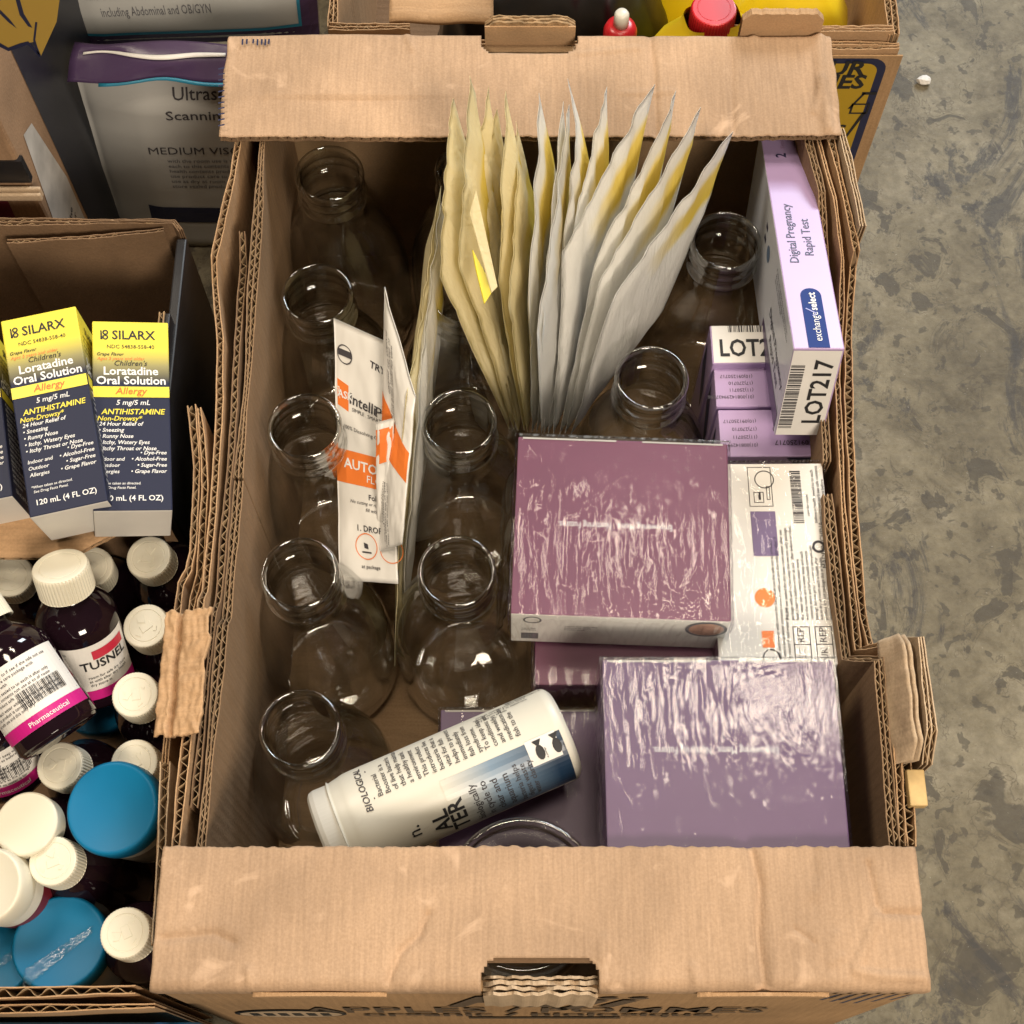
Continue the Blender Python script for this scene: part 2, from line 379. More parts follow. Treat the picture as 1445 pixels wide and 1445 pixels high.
# ------------------------------------------------------------------ the open apple carton in the middle
XL, XR, Y0, Y1, ZT = -.1855, .2145, .073, .700, .270
box = thing('cardboard_box', 'large open brown apple carton holding glass jars, purple boxes and paper sachets', 'box', Matrix.Translation((0, 0, .002)))
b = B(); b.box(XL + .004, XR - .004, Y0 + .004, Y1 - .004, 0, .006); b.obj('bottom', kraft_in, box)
def front_hole(x): return -.0155 < x < .0465
b = B(); b.box(XL, XR, Y0, Y0 + .006, .0, ZT - .0115); fw = b.obj('front_wall', kraft_front, box, bevel=.001)
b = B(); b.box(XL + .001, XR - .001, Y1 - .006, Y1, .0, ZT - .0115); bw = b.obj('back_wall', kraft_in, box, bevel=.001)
def crease(x, y, pts, wdt):
    """signed-ish distance falloff to a polyline"""
    best = 9
    for (a, c) in zip(pts, pts[1:]):
        a, c = Vector(a), Vector(c); d = c - a; t = max(0, min(1, (Vector((x, y)) - a).dot(d) / d.length_squared)); best = min(best, (Vector((x, y)) - a - d * t).length)
    return math.exp(-(best / wdt) ** 2)
near_creases = []
for pts, amp, wd in [
    ([(603,1290),(592,1320),(565,1345),(548,1385)], -.0016, .0022), ([(230,1325),(305,1318),(330,1330)], -.0013, .0025),
    ([(1060,1196),(1072,1250),(1070,1320),(1078,1392)], -.0022, .003), ([(1160,1196),(1162,1240),(1150,1262)], .0009, .003),
    ([(1225,1220),(1238,1288),(1298,1290)], -.0016, .0022), ([(1238,1288),(1222,1330),(1205,1370),(1240,1378),(1300,1380)], .0013, .002),
    ([(1178,1320),(1172,1358),(1186,1350)], .0008, .002), ([(352,1370),(356,1392)], .001, .002), ([(848,1352),(852,1325)], .0008, .002), ([(1120,1310),(1150,1332)], -.0008, .0012), ([(976,1365),(985,1390)], .0009, .002)]:
    near_creases.append(([at(x, y, ZT).xy for x, y in pts], amp, wd))
far_creases = []
for pts, amp, wd in [([(917,55),(922,110),(926,190)], -.0014, .0025), ([(1032,60),(1034,185)], -.001, .0025), ([(1155,45),(1158,120),(1168,185)], .0020, .0035), ([(818,80),(900,72)], .0007, .0018),
    ([(1148,160),(1158,118)], .0012, .0022), ([(1060,48),(1068,60)], .001, .002), ([(575,55),(582,75)], .001, .002), ([(880,135),(950,132)], .0007, .002)]:
    far_creases.append(([at(x, y, ZT).xy for x, y in pts], amp, wd))
def lip(near):
    L_in = at(700, 1195 if near else 193, ZT).y; edge = Y0 if near else Y1; sgn = -1 if near else 1
    flat_len = abs(edge - L_in) - .006; tot = flat_len + .0094 + .010; r = .006
    x0, x1 = (XL - .0015, XR + .0015) if near else (XL - .0095, XR + .0045); crs = near_creases if near else far_creases
    def pos(u, v):
        if not near: u = 1 - u
        d = v * tot; ragged = .0011 * (nz(u * 90, 3.3) + .5 * nz(u * 260, 1.3))
        wob = .0022 * nz(v * 5, 7 if near else 9)
        x = x0 + (x1 - x0) * u + (wob * (2 * u - 1) if (u < .02 or u > .98) else 0)
        if d < flat_len:
            y = L_in + sgn * (d + ragged * max(0, 1 - d / .01)); z = ZT
        else:
            a = (d - flat_len) / r
            if a < 1.5708: y = L_in + sgn * (flat_len + r * math.sin(a)); z = ZT - r * (1 - math.cos(a))
            else: y = edge; z = ZT - r - (d - flat_len - r * 1.5708)
        z += .0011 * nz(x * 14, y * 14, 2) + .0004 * nz(x * 90, y * 60, 5)
        if not near: z += .0018 * math.exp(-((x + .11) / .05) ** 2) * (1 if d > .03 else 0)
        # the lip droops a little at its free edge
        z -= .004 * max(0, 1 - d / .05) ** 2 * (.6 + .8 * nz(x * 6, 4))
        for pts, amp, wd in crs: z += 1.7 * amp * crease(x, y, pts, wd)
        return Vector((x, y, z))
    if near: hx0, hx1, hv = at(680, 1380, ZT).x, at(846, 1380, ZT).x, abs(at(700, 1352, ZT).y - L_in) / tot
    else: hx0, hx1, hv = at(678, 62, ZT).x, at(814, 62, ZT).x, abs(at(700, 80, ZT).y - L_in) / tot
    cut = .84 if near else .86
    def hole(u, v):
        if not near: u = 1 - u
        x = x0 + (x1 - x0) * u; d = (v - hv) * tot; rc = .010
        if v < hv or d > .030 or not (hx0 < x < hx1): return False
        e = min(x - hx0, hx1 - x)
        if e < rc and d < rc: return (rc - e) ** 2 + (rc - d) ** 2 < rc * rc
        return True
    o = sheet('top_flap', box, kraft_top, 250, 60, pos, .0008, hole)
    # lower liner and fluting at the free edge
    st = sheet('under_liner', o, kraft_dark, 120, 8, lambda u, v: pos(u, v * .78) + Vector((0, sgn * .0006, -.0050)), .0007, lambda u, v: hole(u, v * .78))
    v = []; f = []; n = 900
    for i in range(n + 1):
        u = i / n; q = pos(u, 0); q2 = pos(u, .2); z = q.z - .0029 + .0020 * math.sin(u * (x1 - x0) / .0062 * 2 * math.pi)
        v += [(q.x, q.y + sgn * .0010, z), (q.x, q.y + sgn * .014, z)]
    for i in range(n): f.append([2*i, 2*i+2, 2*i+3, 2*i+1])
    mesh('fluting', v, f, flute_mat, o)
    return o, hx0, hx1, pos, tot
nl, nhx0, nhx1, npos, ntot = lip(True)
fl_, fhx0, fhx1, fpos, ftot = lip(False)
# torn, layered board edges inside the two hand holes
def layered_edge(name, x0, x1, ys, z0, z1, rag, mat, parent, seed):
    for k, (ya, yb) in enumerate(ys):
        v = []; f = []; n = 44
        for i in range(n + 1):
            x = x0 + (x1 - x0) * i / n
            zt = z1 + rag * (nz(i * .16, k * 5 + seed) + .35 * nz(i * .5, k + seed)) - .006 * max(0, 1 - min(i, n - i) / 4); yy = .0016 * nz(i * .22, k * 3 + seed, 4)
            v += [(x, ya + yy, z0), (x, ya + yy, zt), (x, yb + yy, zt - .0004), (x, yb + yy, z0)]
        for i in range(n):
            q = 4 * i; f += [[q, q+1, q+5, q+4], [q+1, q+2, q+6, q+5], [q+2, q+3, q+7, q+6]]
        f += [[0, 3, 2, 1], [4*n, 4*n+1, 4*n+2, 4*n+3]]
        mesh(name, v, f, mat, parent)
layered_edge('torn_edge', nhx0 + .0005, nhx1 - .0005, [(.0705, .0722), (.0730, .0748), (.0756, .0778), (.0786, .0800)], .2, .2655, .0046, kraft_pale, nl, 3)
layered_edge('hand_hole_edge', fhx0 + .003, fhx1 - .001, [(.7015, .7035), (.7042, .7062), (.7070, .7082)], .2, .2790, .0016, kraft_edge, fl_, 9)
b = B(); b.box(fhx0 + .003, fhx1 - .001, .7000, .7012, .23, .2765); b.obj('hand_hole_flap', kraft_wall, fl_)
# the two slotted stacking tabs on each fold
def slot_tab(xa, xb, y, parent, sgn, seed):
    v = []; f = []; n = 60
    for i in range(n + 1):
        t = i / n; x = xa + (xb - xa) * t; h = .0040 * math.sin(math.pi * t) ** .6 + .0005 * nz(i * .6, seed)
        v += [(x, y + sgn * .0004, ZT - .005), (x, y + sgn * .0008 , ZT - .0068 + h), (x, y + sgn * (.0008 + .0018), ZT - .0074 + h), (x, y + sgn * .0026, ZT - .012)]
    for i in range(n): q = 4*i; f += [[q, q+1, q+5, q+4], [q+1, q+2, q+6, q+5], [q+2, q+3, q+7, q+6]]
    mesh('stacking_tab', v, f, kraft_wall, parent)
for xa, xb in ((355, 545), (985, 1172)): slot_tab(at(xa, 1392, ZT).x, at(xb, 1392, ZT).x, Y0 - .0005, nl, -1, xa)
b = B(); xa, xb = at(1052, 40, .29).x, at(1168, 40, .29).x       # tab standing up behind the far fold
n = 40; v = []; f = []
for i in range(n + 1):
    x = xa + (xb - xa) * i / n; e = min(1, i / 4, (n - i) / 4); h = .287 - .006 * (1 - e) + .001 * nz(i * .4, 8)
    v += [(x, .7015, .25), (x, .7015, h), (x, .704, h + .0012 * nz(i * .9, 1)), (x, .7075, h - .0008), (x, .7085, .25)]
for i in range(n):
    q = 5 * i; f += [[q+k, q+k+1, q+k+6, q+k+5] for k in range(4)]
mesh('stacking_tab', v, f, kraft_wall, box)
# side walls: raised at both ends, lower in the middle, several boards thick
def rwall(off, prof): return [(XR + off + dx, y, z) for y, dx, z in prof]
board('side_wall', rwall(-.0035, [(.699, -.002, .262), (.64, .0, .262), (.60, .004, .264), (.56, .009, .262), (.532, .013, .258), (.528, .013, .245), (.49, .010, .228), (.42, .004, .228), (.34, 0, .230), (.29, 0, .230), (.268, .003, .232), (.262, .008, .262), (.24, .009, .266), (.147, .004, .266)]), .004, box, kraft_wall, .0052, 1, seed=1)
board('side_wall', rwall(-.0095, [(.62, 0, .262), (.57, .007, .262), (.53, .011, .25), (.50, .010, .24), (.455, .006, .226), (.36, .001, .228), (.27, .001, .230), (.262, .010, .266), (.147, .006, .266)]), .004, box, kraft_wall, .0042, 1, seed=2)
board('side_wall', rwall(-.0165, [(.698, -.002, .262), (.62, .0, .263), (.575, .006, .262), (.545, .008, .245), (.49, .006, .238), (.445, .003, .226), (.395, .001, .226)]), .004, box, kraft_inwall_shade, .0062, 2, seed=3)
board('side_wall', rwall(-.0165, [(.372, -.001, .228), (.30, -.001, .230), (.264, 0, .231), (.252, .010, .266), (.147, .008, .266)]), .004, box, kraft_inwall_shade, .0062, 2, seed=4)
board('corner_flap', [(XR + .0105, .272, .246), (XR + .0125, .258, .288), (XR + .0130, .205, .287), (XR + .0125, .190, .272)], .2, box, kraft_pale, .0050, 2, seed=5)
def pale_flap(ya, yb, xa, xb, za, zb, sd):
    def g(u, v):
        e = .0012 * nz(u * 5, v * 2, sd); k = min(1, u * 9, (1 - u) * 9)
        return Vector((xa + (xb - xa) * v + e, ya + (yb - ya) * u, za + (zb - za) * v * (.55 + .45 * k) + .0008 * nz(u * 12, v * 3, sd)))
    o = sheet('corner_flap', box, kraft_pale, 40, 10, g, .0008)
    sheet('under_liner', o, kraft_pale, 40, 10, lambda u, v: g(u, v) + Vector((.0035, 0, -.0012)), .0008)
pale_flap(.192, .264, XR - .0045, XR + .0045, .262, .285, 3)
board('corner_flap', [(XR + .0050, .622, .268), (XR + .0085, .590, .269), (XR + .0130, .545, .266)], .2, box, kraft_pale, .0045, 2, seed=6)
b = B(); b.box(XR + .0015, XR + .0112, .168, .188, .262, .2695); b.obj('wooden_stay', flat('pale_wood', (.55, .38, .16), .6, noise_amt=.25, nscale=90), box, bevel=.0008)
def lwall(off, prof): return [(XL + off + dx, y, z) for y, dx, z in prof]
board('side_wall', lwall(.0035, [(.699, .001, .262), (.64, .001, .263), (.585, -.004, .260), (.53, -.012, .254), (.515, -.012, .245), (.47, -.004, 0.250), (.43, -.002, 0.245), (.40, -.001, 0.244), (.345, 0, 0.244), (.30, 0, 0.246), (.292, 0, .255), (.21, 0, .260), (.147, 0, .262)]), .004, box, kraft_wall, .0052, 1, seed=7)
board('side_wall', lwall(.0100, [(.55, -.002, .253), (.53, -.001, .244), (.47, .000, 0.247), (.40, .001, 0.242), (.345, .001, 0.243), (.295, .001, 0.243), (.285, .001, .25), (.17, 0, .255)]), .004, box, kraft_dark, .0042, 1, seed=8)  # dark kraft here paints the shade of the gap between the inner boards
board('side_wall', lwall(.0165, [(.698, .002, .262), (.60, .002, .262), (.545, .002, .256), (.50, .001, 0.250), (.46, .001, 0.243), (.42, .000, 0.239), (.3778, -.0005, 0.239)]), .004, box, kraft_inwall_shade, .0062, 2, seed=9)
board('side_wall', lwall(.0165, [(.3762, 0, 0.2385), (.30, 0, 0.240), (.285, 0, 0.241), (.278, 0, .25), (.205, 0, .255), (.147, 0, .258)]), .004, box, kraft_inwall_shade, .0062, 2, seed=10)
# folded-over flap on the left wall near the front
def foldflap(u, v):
    y = .283 - u * .074; x = XL - .0155 + v * .0275
    z = .258 + .010 * v + .0012 * nz(u * 5, v * 4, 3) - .006 * math.exp(-((v - .34) / .05) ** 2) + .0014 * nz(u * 11, v * 9, 6)
    return Vector((x + .0020 * nz(u * 6, 2) * v + .0008 * nz(u * 22, 4), y + .0022 * nz(v * 4, 5) + .0010 * nz(v * 13, 8), z))
sheet('corner_flap', box, kraft_wall, 60, 36, foldflap, .0022)
# print on the front
Mf = frame((0, Y0 - .0004, 0), (1, 0, 0), (0, 0, 1))
fx = lambda px: (px - 722.5) * .885 / F
ink('lettering', fw, Mf, [T('Fuji', .088, fx(765), .175, bold=.02, shear=.35, width=.112), T('APPLES / POMMES', .048, fx(752), .134, bold=.012, sx=1, width=.275), T('organic / biologique', .030, fx(760), .108, bold=.03, width=.215),
    FRAME(fx(870), .098, fx(1020), .103, .001), Q(fx(660), .088, fx(880), .098)], flat('worn_ink', (.10, .068, .042), .8), .0004)
el = [P([(fx(412) + .034 * math.cos(a * .2618), .125 + .026 * math.sin(a * .2618)) for a in range(24)])]
ink('emblem', fw, Mf, el, ink_black, .0004); ink('emblem', fw, Mf, [P([(fx(412) + .031 * math.cos(a * .2618), .125 + .022 * math.sin(a * .2618)) for a in range(24)])], kraft_pale, .0006)
ink('emblem_marks', fw, Mf, [Q(fx(412) - .024 + .0085 * i, .116, fx(412) - .0185 + .0085 * i, .134) for i in range(6)], ink_black, .0008)
# striped print at the right end of the near fold and scribbles at the far left corner
st = []
for i in range(6):
    x = XR - .006 - i * .0075 ; st.append(P([(x, .2655 - .004), (x - .0022, .2655 - .004), (x - .0055, .205 + abs(i - 2.5) * .010), (x - .0030, .205 + abs(i - 2.5) * .010)]))
ink('printed_stripes', fw, frame((0, Y0 - .0012, 0), (1, 0, 0), (0, 0, 1)), st, ink_navy, .0006)
def on_far(px, py): q = at(px, py, ZT); return q
sl = []
for px, l in ((343, 8), (349, 7), (358, 6), (364, 9), (370, 8), (375, 9), (380, 7)):
    a, c = at(px, 62, ZT), at(px - .6, 62 + l, ZT); sl.append(P([(a.x, a.y), (c.x, c.y), (c.x + .0012, c.y), (a.x + .0012, a.y)]))
for py in range(105, 190, 8):
    a = at(316, py, ZT); sl.append(P([(a.x - .0030, a.y), (a.x - .0030, a.y + .0012), (a.x + .0012, a.y + .0022), (a.x + .0012, a.y + .001)]))
ink('printed_stripes', fl_, Matrix.Translation((0, 0, ZT + .0028)), sl, ink_navy, 0)

# ------------------------------------------------------------------ glass jars
def schlick(N, L, nrm, f0=.04, power=5.0):
    lw = N.new('ShaderNodeLayerWeight'); lw.inputs['Blend'].default_value = .5
    if nrm: L.new(nrm, lw.inputs['Normal'])
    pw = N.new('ShaderNodeMath'); pw.operation = 'POWER'; pw.inputs[1].default_value = power; L.new(lw.outputs['Facing'], pw.inputs[0])
    ma = N.new('ShaderNodeMath'); ma.operation = 'MULTIPLY_ADD'; ma.use_clamp = True; ma.inputs[1].default_value = 1 - f0; ma.inputs[2].default_value = f0; L.new(pw.outputs[0], ma.inputs[0])
    return ma.outputs[0]
def glass_mat(name, tint, edge, gl=1.0, rough=.015, f0=.055, pw=3.4):
    m, N, L, p = new_mat(name); N.remove(p); out = N['Material Output']
    lw = N.new('ShaderNodeLayerWeight'); lw.inputs['Blend'].default_value = .5
    r = N.new('ShaderNodeValToRGB'); e = r.color_ramp.elements; e[0].position = .35; e[1].position = .98; e[0].color = (*tint, 1); e[1].color = (*edge, 1); L.new(lw.outputs['Facing'], r.inputs['Fac'])
    t = N.new('ShaderNodeBsdfTransparent'); L.new(r.outputs['Color'], t.inputs['Color'])
    g = N.new('ShaderNodeBsdfGlossy'); g.inputs['Roughness'].default_value = rough; g.inputs['Color'].default_value = (gl, gl, gl, 1)
    tc = N.new('ShaderNodeTexCoord'); n = N.new('ShaderNodeTexNoise'); n.inputs['Scale'].default_value = 35; n.inputs['Detail'].default_value = 2; L.new(tc.outputs['Object'], n.inputs['Vector'])
    b = N.new('ShaderNodeBump'); b.inputs['Strength'].default_value = .12; b.inputs['Distance'].default_value = .004; L.new(n.outputs['Fac'], b.inputs['Height']); L.new(b.outputs['Normal'], g.inputs['Normal'])
    mx = N.new('ShaderNodeMixShader'); L.new(schlick(N, L, b.outputs['Normal'], f0, pw), mx.inputs[0]); L.new(t.outputs[0], mx.inputs[1]); L.new(g.outputs[0], mx.inputs[2]); L.new(mx.outputs[0], out.inputs['Surface'])
    return m
glass = glass_mat('clear_glass', (.994, .995, .991), (.62, .63, .60), f0=.085)
rim_glass = glass_mat('rim_glass', (.96, .965, .95), (.30, .31, .29), f0=.13, pw=2.4)
def ridge(prof, base, z0, n, dz, h):
    for i in range(n): prof += [(base, z0 + i*dz), (base + h, z0 + i*dz + dz*.35), (base + h, z0 + i*dz + dz*.6), (base, z0 + i*dz + dz*.95)]
def spline(pts, n=6):
    out = []
    for i in range(len(pts) - 1):
        p0, p1, p2, p3 = (Vector(pts[max(0, i-1)]), Vector(pts[i]), Vector(pts[i+1]), Vector(pts[min(len(pts)-1, i+2)]))
        for k in range(n):
            t = k / n; out.append(tuple(.5 * ((2*p1) + (p2-p0)*t + (2*p0-5*p1+4*p2-p3)*t*t + (3*p1-p0-3*p2+p3)*t**3)))
    out.append(tuple(pts[-1])); return out
JH = .208
body_o = spline([(.0001, .004), (.022, .003), (.036, .0005), (.0425, .004), (.0470, .016), (.0484, .040), (.0484, .080), (.0455, .112), (.0365, .139), (.0275, .153), (.0234, .161), (.0228, .172)])
body_i = spline([(.0001, .0095), (.020, .0085), (.034, .0065), (.0400, .010), (.0440, .020), (.0458, .042), (.0458, .080), (.0430, .111), (.0342, .137), (.0252, .152), (.0211, .161), (.0205, .172)])
neck_o = [(.0228, .172), (.0228, .178), (.0250, .180), (.0254, .183), (.0234, .186), (.0232, .190), (.0243, .1925), (.0232, .195), (.0232, .199), (.0244, .2015), (.0246, .2045), (.0240, .2068), (.0226, JH), (.0215, .2070), (.0208, .2045)]
neck_i = [(.0205, .172), (.0206, .186), (.0208, .2045)]
bj = B(); bj.lathe(body_o, 64); bj.lathe([(r, z) for r, z in reversed(body_i)], 64)
nj = B(); nj.lathe(spline(neck_o, 3), 64); nj.lathe(list(reversed(neck_i)), 64)
jb = bj.obj('body', glass, smooth=True); jn = nj.obj('neck', rim_glass, smooth=True)
jar_body, jar_neck = jb.data, jn.data; bpy.data.objects.remove(jb); bpy.data.objects.remove(jn)
def jar(px, py, label, z0=.0085, tilt=(0, 0)):
    q = at(px, py, z0 + JH)
    e = thing('glass_jar', label, 'jar', Matrix.Translation((q.x, q.y, z0)) @ Matrix.Rotation(R(tilt[0]), 4, 'X') @ Matrix.Rotation(R(tilt[1]), 4, 'Y') @ Matrix.Rotation(px * .37, 4, 'Z'), 'clear glass jars standing in the apple carton')
    for nm, me in (('body', jar_body), ('neck', jar_neck)):
        o = bpy.data.objects.new(nm, me); COL.objects.link(o); o.parent = e
for px, py, lb in [
    (464, 243, 'clear glass jar in the darkest far left corner of the carton'), (447, 413, 'clear glass jar just above the printed white and orange pouch'),
    (429, 600, 'clear glass jar whose mouth touches the left edge of the printed pouch'), (422, 808, 'clear glass jar below and left of the printed pouch'),
    (423, 1027, 'clear glass jar nearest the front in the left row, beside the white bottle cap'), (648, 594, 'clear glass jar between the upright edge-on sachet and the large purple box'),
    (645, 805, 'clear glass jar left of the large purple box, below another jar'), (655, 413, 'clear glass jar half hidden behind the left side of the sachet fan'),
    (662, 237, 'clear glass jar behind the top left of the sachet fan under the far flap'), (920, 532, 'clear glass jar between the sachet fan and the lilac cartons'),
    (1025, 338, 'clear glass jar beside the long lilac carton near the far right')]: jar(px, py, lb)
# the wide jar under the near flap
q = at(738, 1272, .250)
wj = thing('wide_glass_jar', 'wide-mouthed clear glass jar half hidden under the near cardboard flap', 'jar', Matrix.Translation((q.x, q.y + .004, .0085)))
b = B(); b.lathe(spline([(.0001, .003), (.030, .001), (.040, .006), (.0435, .02), (.0440, .08), (.0440, .19), (.0425, .212), (.0405, .220), (.0405, .224), (.0425, .226), (.0430, .230), (.0410, .233), (.0408, .2365), (.0420, .2385), (.0418, .2410), (.0400, .2425), (.0380, .2405), (.0375, .23), (.0385, .21), (.0410, .19), (.0412, .08), (.040, .02), (.035, .009), (.0001, .008)], 4), 72)
b.obj('body', glass, wj, smooth=True)

# ------------------------------------------------------------------ shrink-wrapped purple boxes
def film_mat(name, sc3, rough=.10, dens=.05):
    m, N, L, p = new_mat(name); N.remove(p); out = N['Material Output']
    tc = N.new('ShaderNodeTexCoord'); mp = N.new('ShaderNodeMapping'); mp.inputs['Scale'].default_value = sc3; L.new(tc.outputs['Object'], mp.inputs['Vector'])
    n = N.new('ShaderNodeTexNoise'); n.inputs['Scale'].default_value = 75; n.inputs['Detail'].default_value = 5; n.inputs['Distortion'].default_value = .9; L.new(mp.outputs['Vector'], n.inputs['Vector'])
    b = N.new('ShaderNodeBump'); b.inputs['Strength'].default_value = .09; b.inputs['Distance'].default_value = .0008; rg = N.new('ShaderNodeValToRGB'); rg.color_ramp.elements[0].position = .40; rg.color_ramp.elements[1].position = .74; L.new(n.outputs['Fac'], rg.inputs[0]); L.new(rg.outputs[0], b.inputs['Height'])
    g = N.new('ShaderNodeBsdfGlossy'); g.inputs['Roughness'].default_value = rough; L.new(b.outputs['Normal'], g.inputs['Normal'])
    t = N.new('ShaderNodeBsdfTransparent'); t.inputs['Color'].default_value = (.97, .97, .97, 1)
    mx = N.new('ShaderNodeMixShader'); L.new(schlick(N, L, b.outputs['Normal'], dens), mx.inputs[0]); L.new(t.outputs[0], mx.inputs[1]); L.new(g.outputs[0], mx.inputs[2]); L.new(mx.outputs[0], out.inputs['Surface'])
    return m
film = film_mat('shrink_film', (4.2, 1.1, 1), .062, .021)
film_x = film_mat('loose_film', (1, 1, 1), .08, .03)
plum = flat('plum_card', (.145, .044, .088), .38, noise_amt=.08, nscale=18)
violet = flat('violet_reflection_card', (.115, .066, .135), .38, noise_amt=.08, nscale=18)  # plum shifted to violet: reflections on the wrap are put into this colour
def wrinkled_film(e, sx, sy, sz, seed, amp=.00028, mat=None, over=.0016):
    """closed film skin over a carton: taut corners, long pulls running down, puckers at the near edge"""
    nx, ny = 230, 130; v = []; f = []
    def ridged(a_, b_, c_): return max(0, 1 - 2.6 * abs(nz(a_, b_, c_))) ** 3
    def top(u, w_):
        x = (u - .5) * (sx + 2 * over); y = (w_ - .5) * (sy + 2 * over)
        e_ = min(u, 1 - u, w_, 1 - w_); k = min(1, e_ / .05)
        a = nz(x * 195, y * 46 + .5 * nz(x * 40, y * 40, 9), seed) + .6 * nz(x * 360, y * 85, seed + 3)
        pk = math.exp(-w_ / .22) * math.sin(x * 620 + 7 * nz(x * 30, seed)) + .6 * math.exp(-(1 - w_) / .07) * math.sin(x * 900 + seed)
        cr = math.exp(-((min(u, 1 - u) + min(w_, 1 - w_)) / .16)) * math.sin(60 * math.atan2(min(w_, 1-w_) + .01, min(u, 1-u) + .01))
        calm = .35 + .65 * max(0, min(1, .5 + 1.6 * nz(x * 14, y * 16, seed + 7)))
        return (x, y, sz + over * .8 + amp * (.9 * a * calm + .55 * pk + .5 * cr) * (.25 + .75 * k) + .0006)
    for j in range(ny + 1):
        for i in range(nx + 1): v.append(top(i / nx, j / ny))
    for j in range(ny):
        for i in range(nx): a = j * (nx + 1) + i; f.append([a, a + 1, a + nx + 2, a + nx + 1])
    ring = [i for i in range(nx + 1)] + [j * (nx + 1) + nx for j in range(1, ny + 1)] + [ny * (nx + 1) + i for i in range(nx - 1, -1, -1)] + [j * (nx + 1) for j in range(ny - 1, 0, -1)]
    prev = ring; m_ = 10
    for k in range(1, m_ + 1):
        cur = []
        for q, r in enumerate(ring):
            p = v[r]; z = p[2] + (.002 - p[2]) * k / m_; s_ = .0012 * nz(q * .22, k * .4, seed) ; d = Vector((p[0] / sx, p[1] / sy, 0)); ax = Vector((1 if p[0] > 0 else -1, 0, 0)) if abs(d.x) > abs(d.y) else Vector((0, 1 if p[1] > 0 else -1, 0))
            cur.append(len(v)); v.append((p[0] + ax.x * s_, p[1] + ax.y * s_, z))
        for q in range(len(ring)): n2 = (q + 1) % len(ring); f.append([prev[q], cur[q], cur[n2], prev[n2]])
        prev = cur
    return mesh('shrink_wrap', v, f, mat or film, e, smooth=True)
def purple_box(corners, zt, sz, label, mat, seed, slogan=True, photo=True, size=None, white_front=True):
    c, yaw, sx, sy = fit_top(corners, zt)
    if size: sx, sy = size
    e = thing('shrink_wrapped_box', label, 'box', place((c.x, c.y, zt - sz), yaw), 'shrink-wrapped boxes stacked in the apple carton')
    bd = card_body(e, sx, sy, sz, [mat, card_white, plum], [1, 0, 1 if white_front else 0, 0, 1, 0])
    fc = faces(sx, sy, sz)
    ink('tuck_flap', bd, fc['top'], [Q(-sx/2 + .003, sy/2 - .0016, -.004, sy/2 - .0004), Q(.012, sy/2 - .0016, sx/2 - .003, sy/2 - .0004)], card_grey, .0003)
    if slogan: ink('lettering', bd, fc['top'], [T('Empowering Moms.  Nurturing Futures.', .0062, -.004, .002 if slogan is True else slogan, rot=math.pi, width=sx * .53)], ink_white, .0003)
    if white_front:
        ink('lettering', bd, fc['front'], [FINE(-sx*.25, .006, .02, .003, 3, 4), Q(-sx*.45, -sz*.36, -sx*.37, -sz*.16), FINE(-sx*.45, .0, .012, .003, 2, 6), DISC(-sx*.40, sz*.32, .0055, .0045)], ink_grey, .0003)
        if photo:
            ink('photo_panel', bd, fc['front'], [('d', sx*.40, sz*.22, .0105, 0)], flat('skin_print', (.38, .22, .16), .5, noise_amt=.4, nscale=120), .0004)
            ink('photo_ring', bd, fc['front'], [('d', sx*.40, sz*.22, .0125, .0105)], ink_grey, .0005)
    wrinkled_film(e, sx, sy, sz, seed)
    return e, sx, sy
pb1 = purple_box([(725, 614), (1022, 628), (1037, 876), (727, 868)], .252, .050, 'large plum shrink-wrapped box with slogan, left of the white label box', plum, 3)
# loose film tail on its left
def tail(u, v): return Vector((-pb1[1]/2 - .0016 - .008 * u + .002 * nz(v * 6, u * 3, 2), -pb1[2]/2 + v * pb1[2] * .85, .048 - .044 * u + .002 * nz(v * 9, u * 2)))
sheet('film_tail', pb1[0], film_x, 8, 40, tail, .0002)
pb2 = purple_box([(856, 931), (1178, 931), (1199, 1215), (850, 1215)], .262, .056, 'violet shrink-wrapped box with bright glare, tucked under the near flap at right', violet, 11, slogan=.006)
pb3 = purple_box([(757, 838), (1008, 838), (1018, 968), (752, 966)], .198, .052, 'shrink-wrapped box squeezed beneath the large plum box', plum, 17, slogan=False, photo=False, white_front=False)
pb4 = purple_box([(622, 1002), (848, 1000), (852, 1235), (618, 1235)], .168, .054, 'dim purple shrink-wrapped box lying underneath the white bottle', violet, 23, slogan=False, photo=False, white_front=False)
for zb, src, nm in ((.115, pb4, 'shrink-wrapped box at the bottom of the stack under the white bottle'),): pass

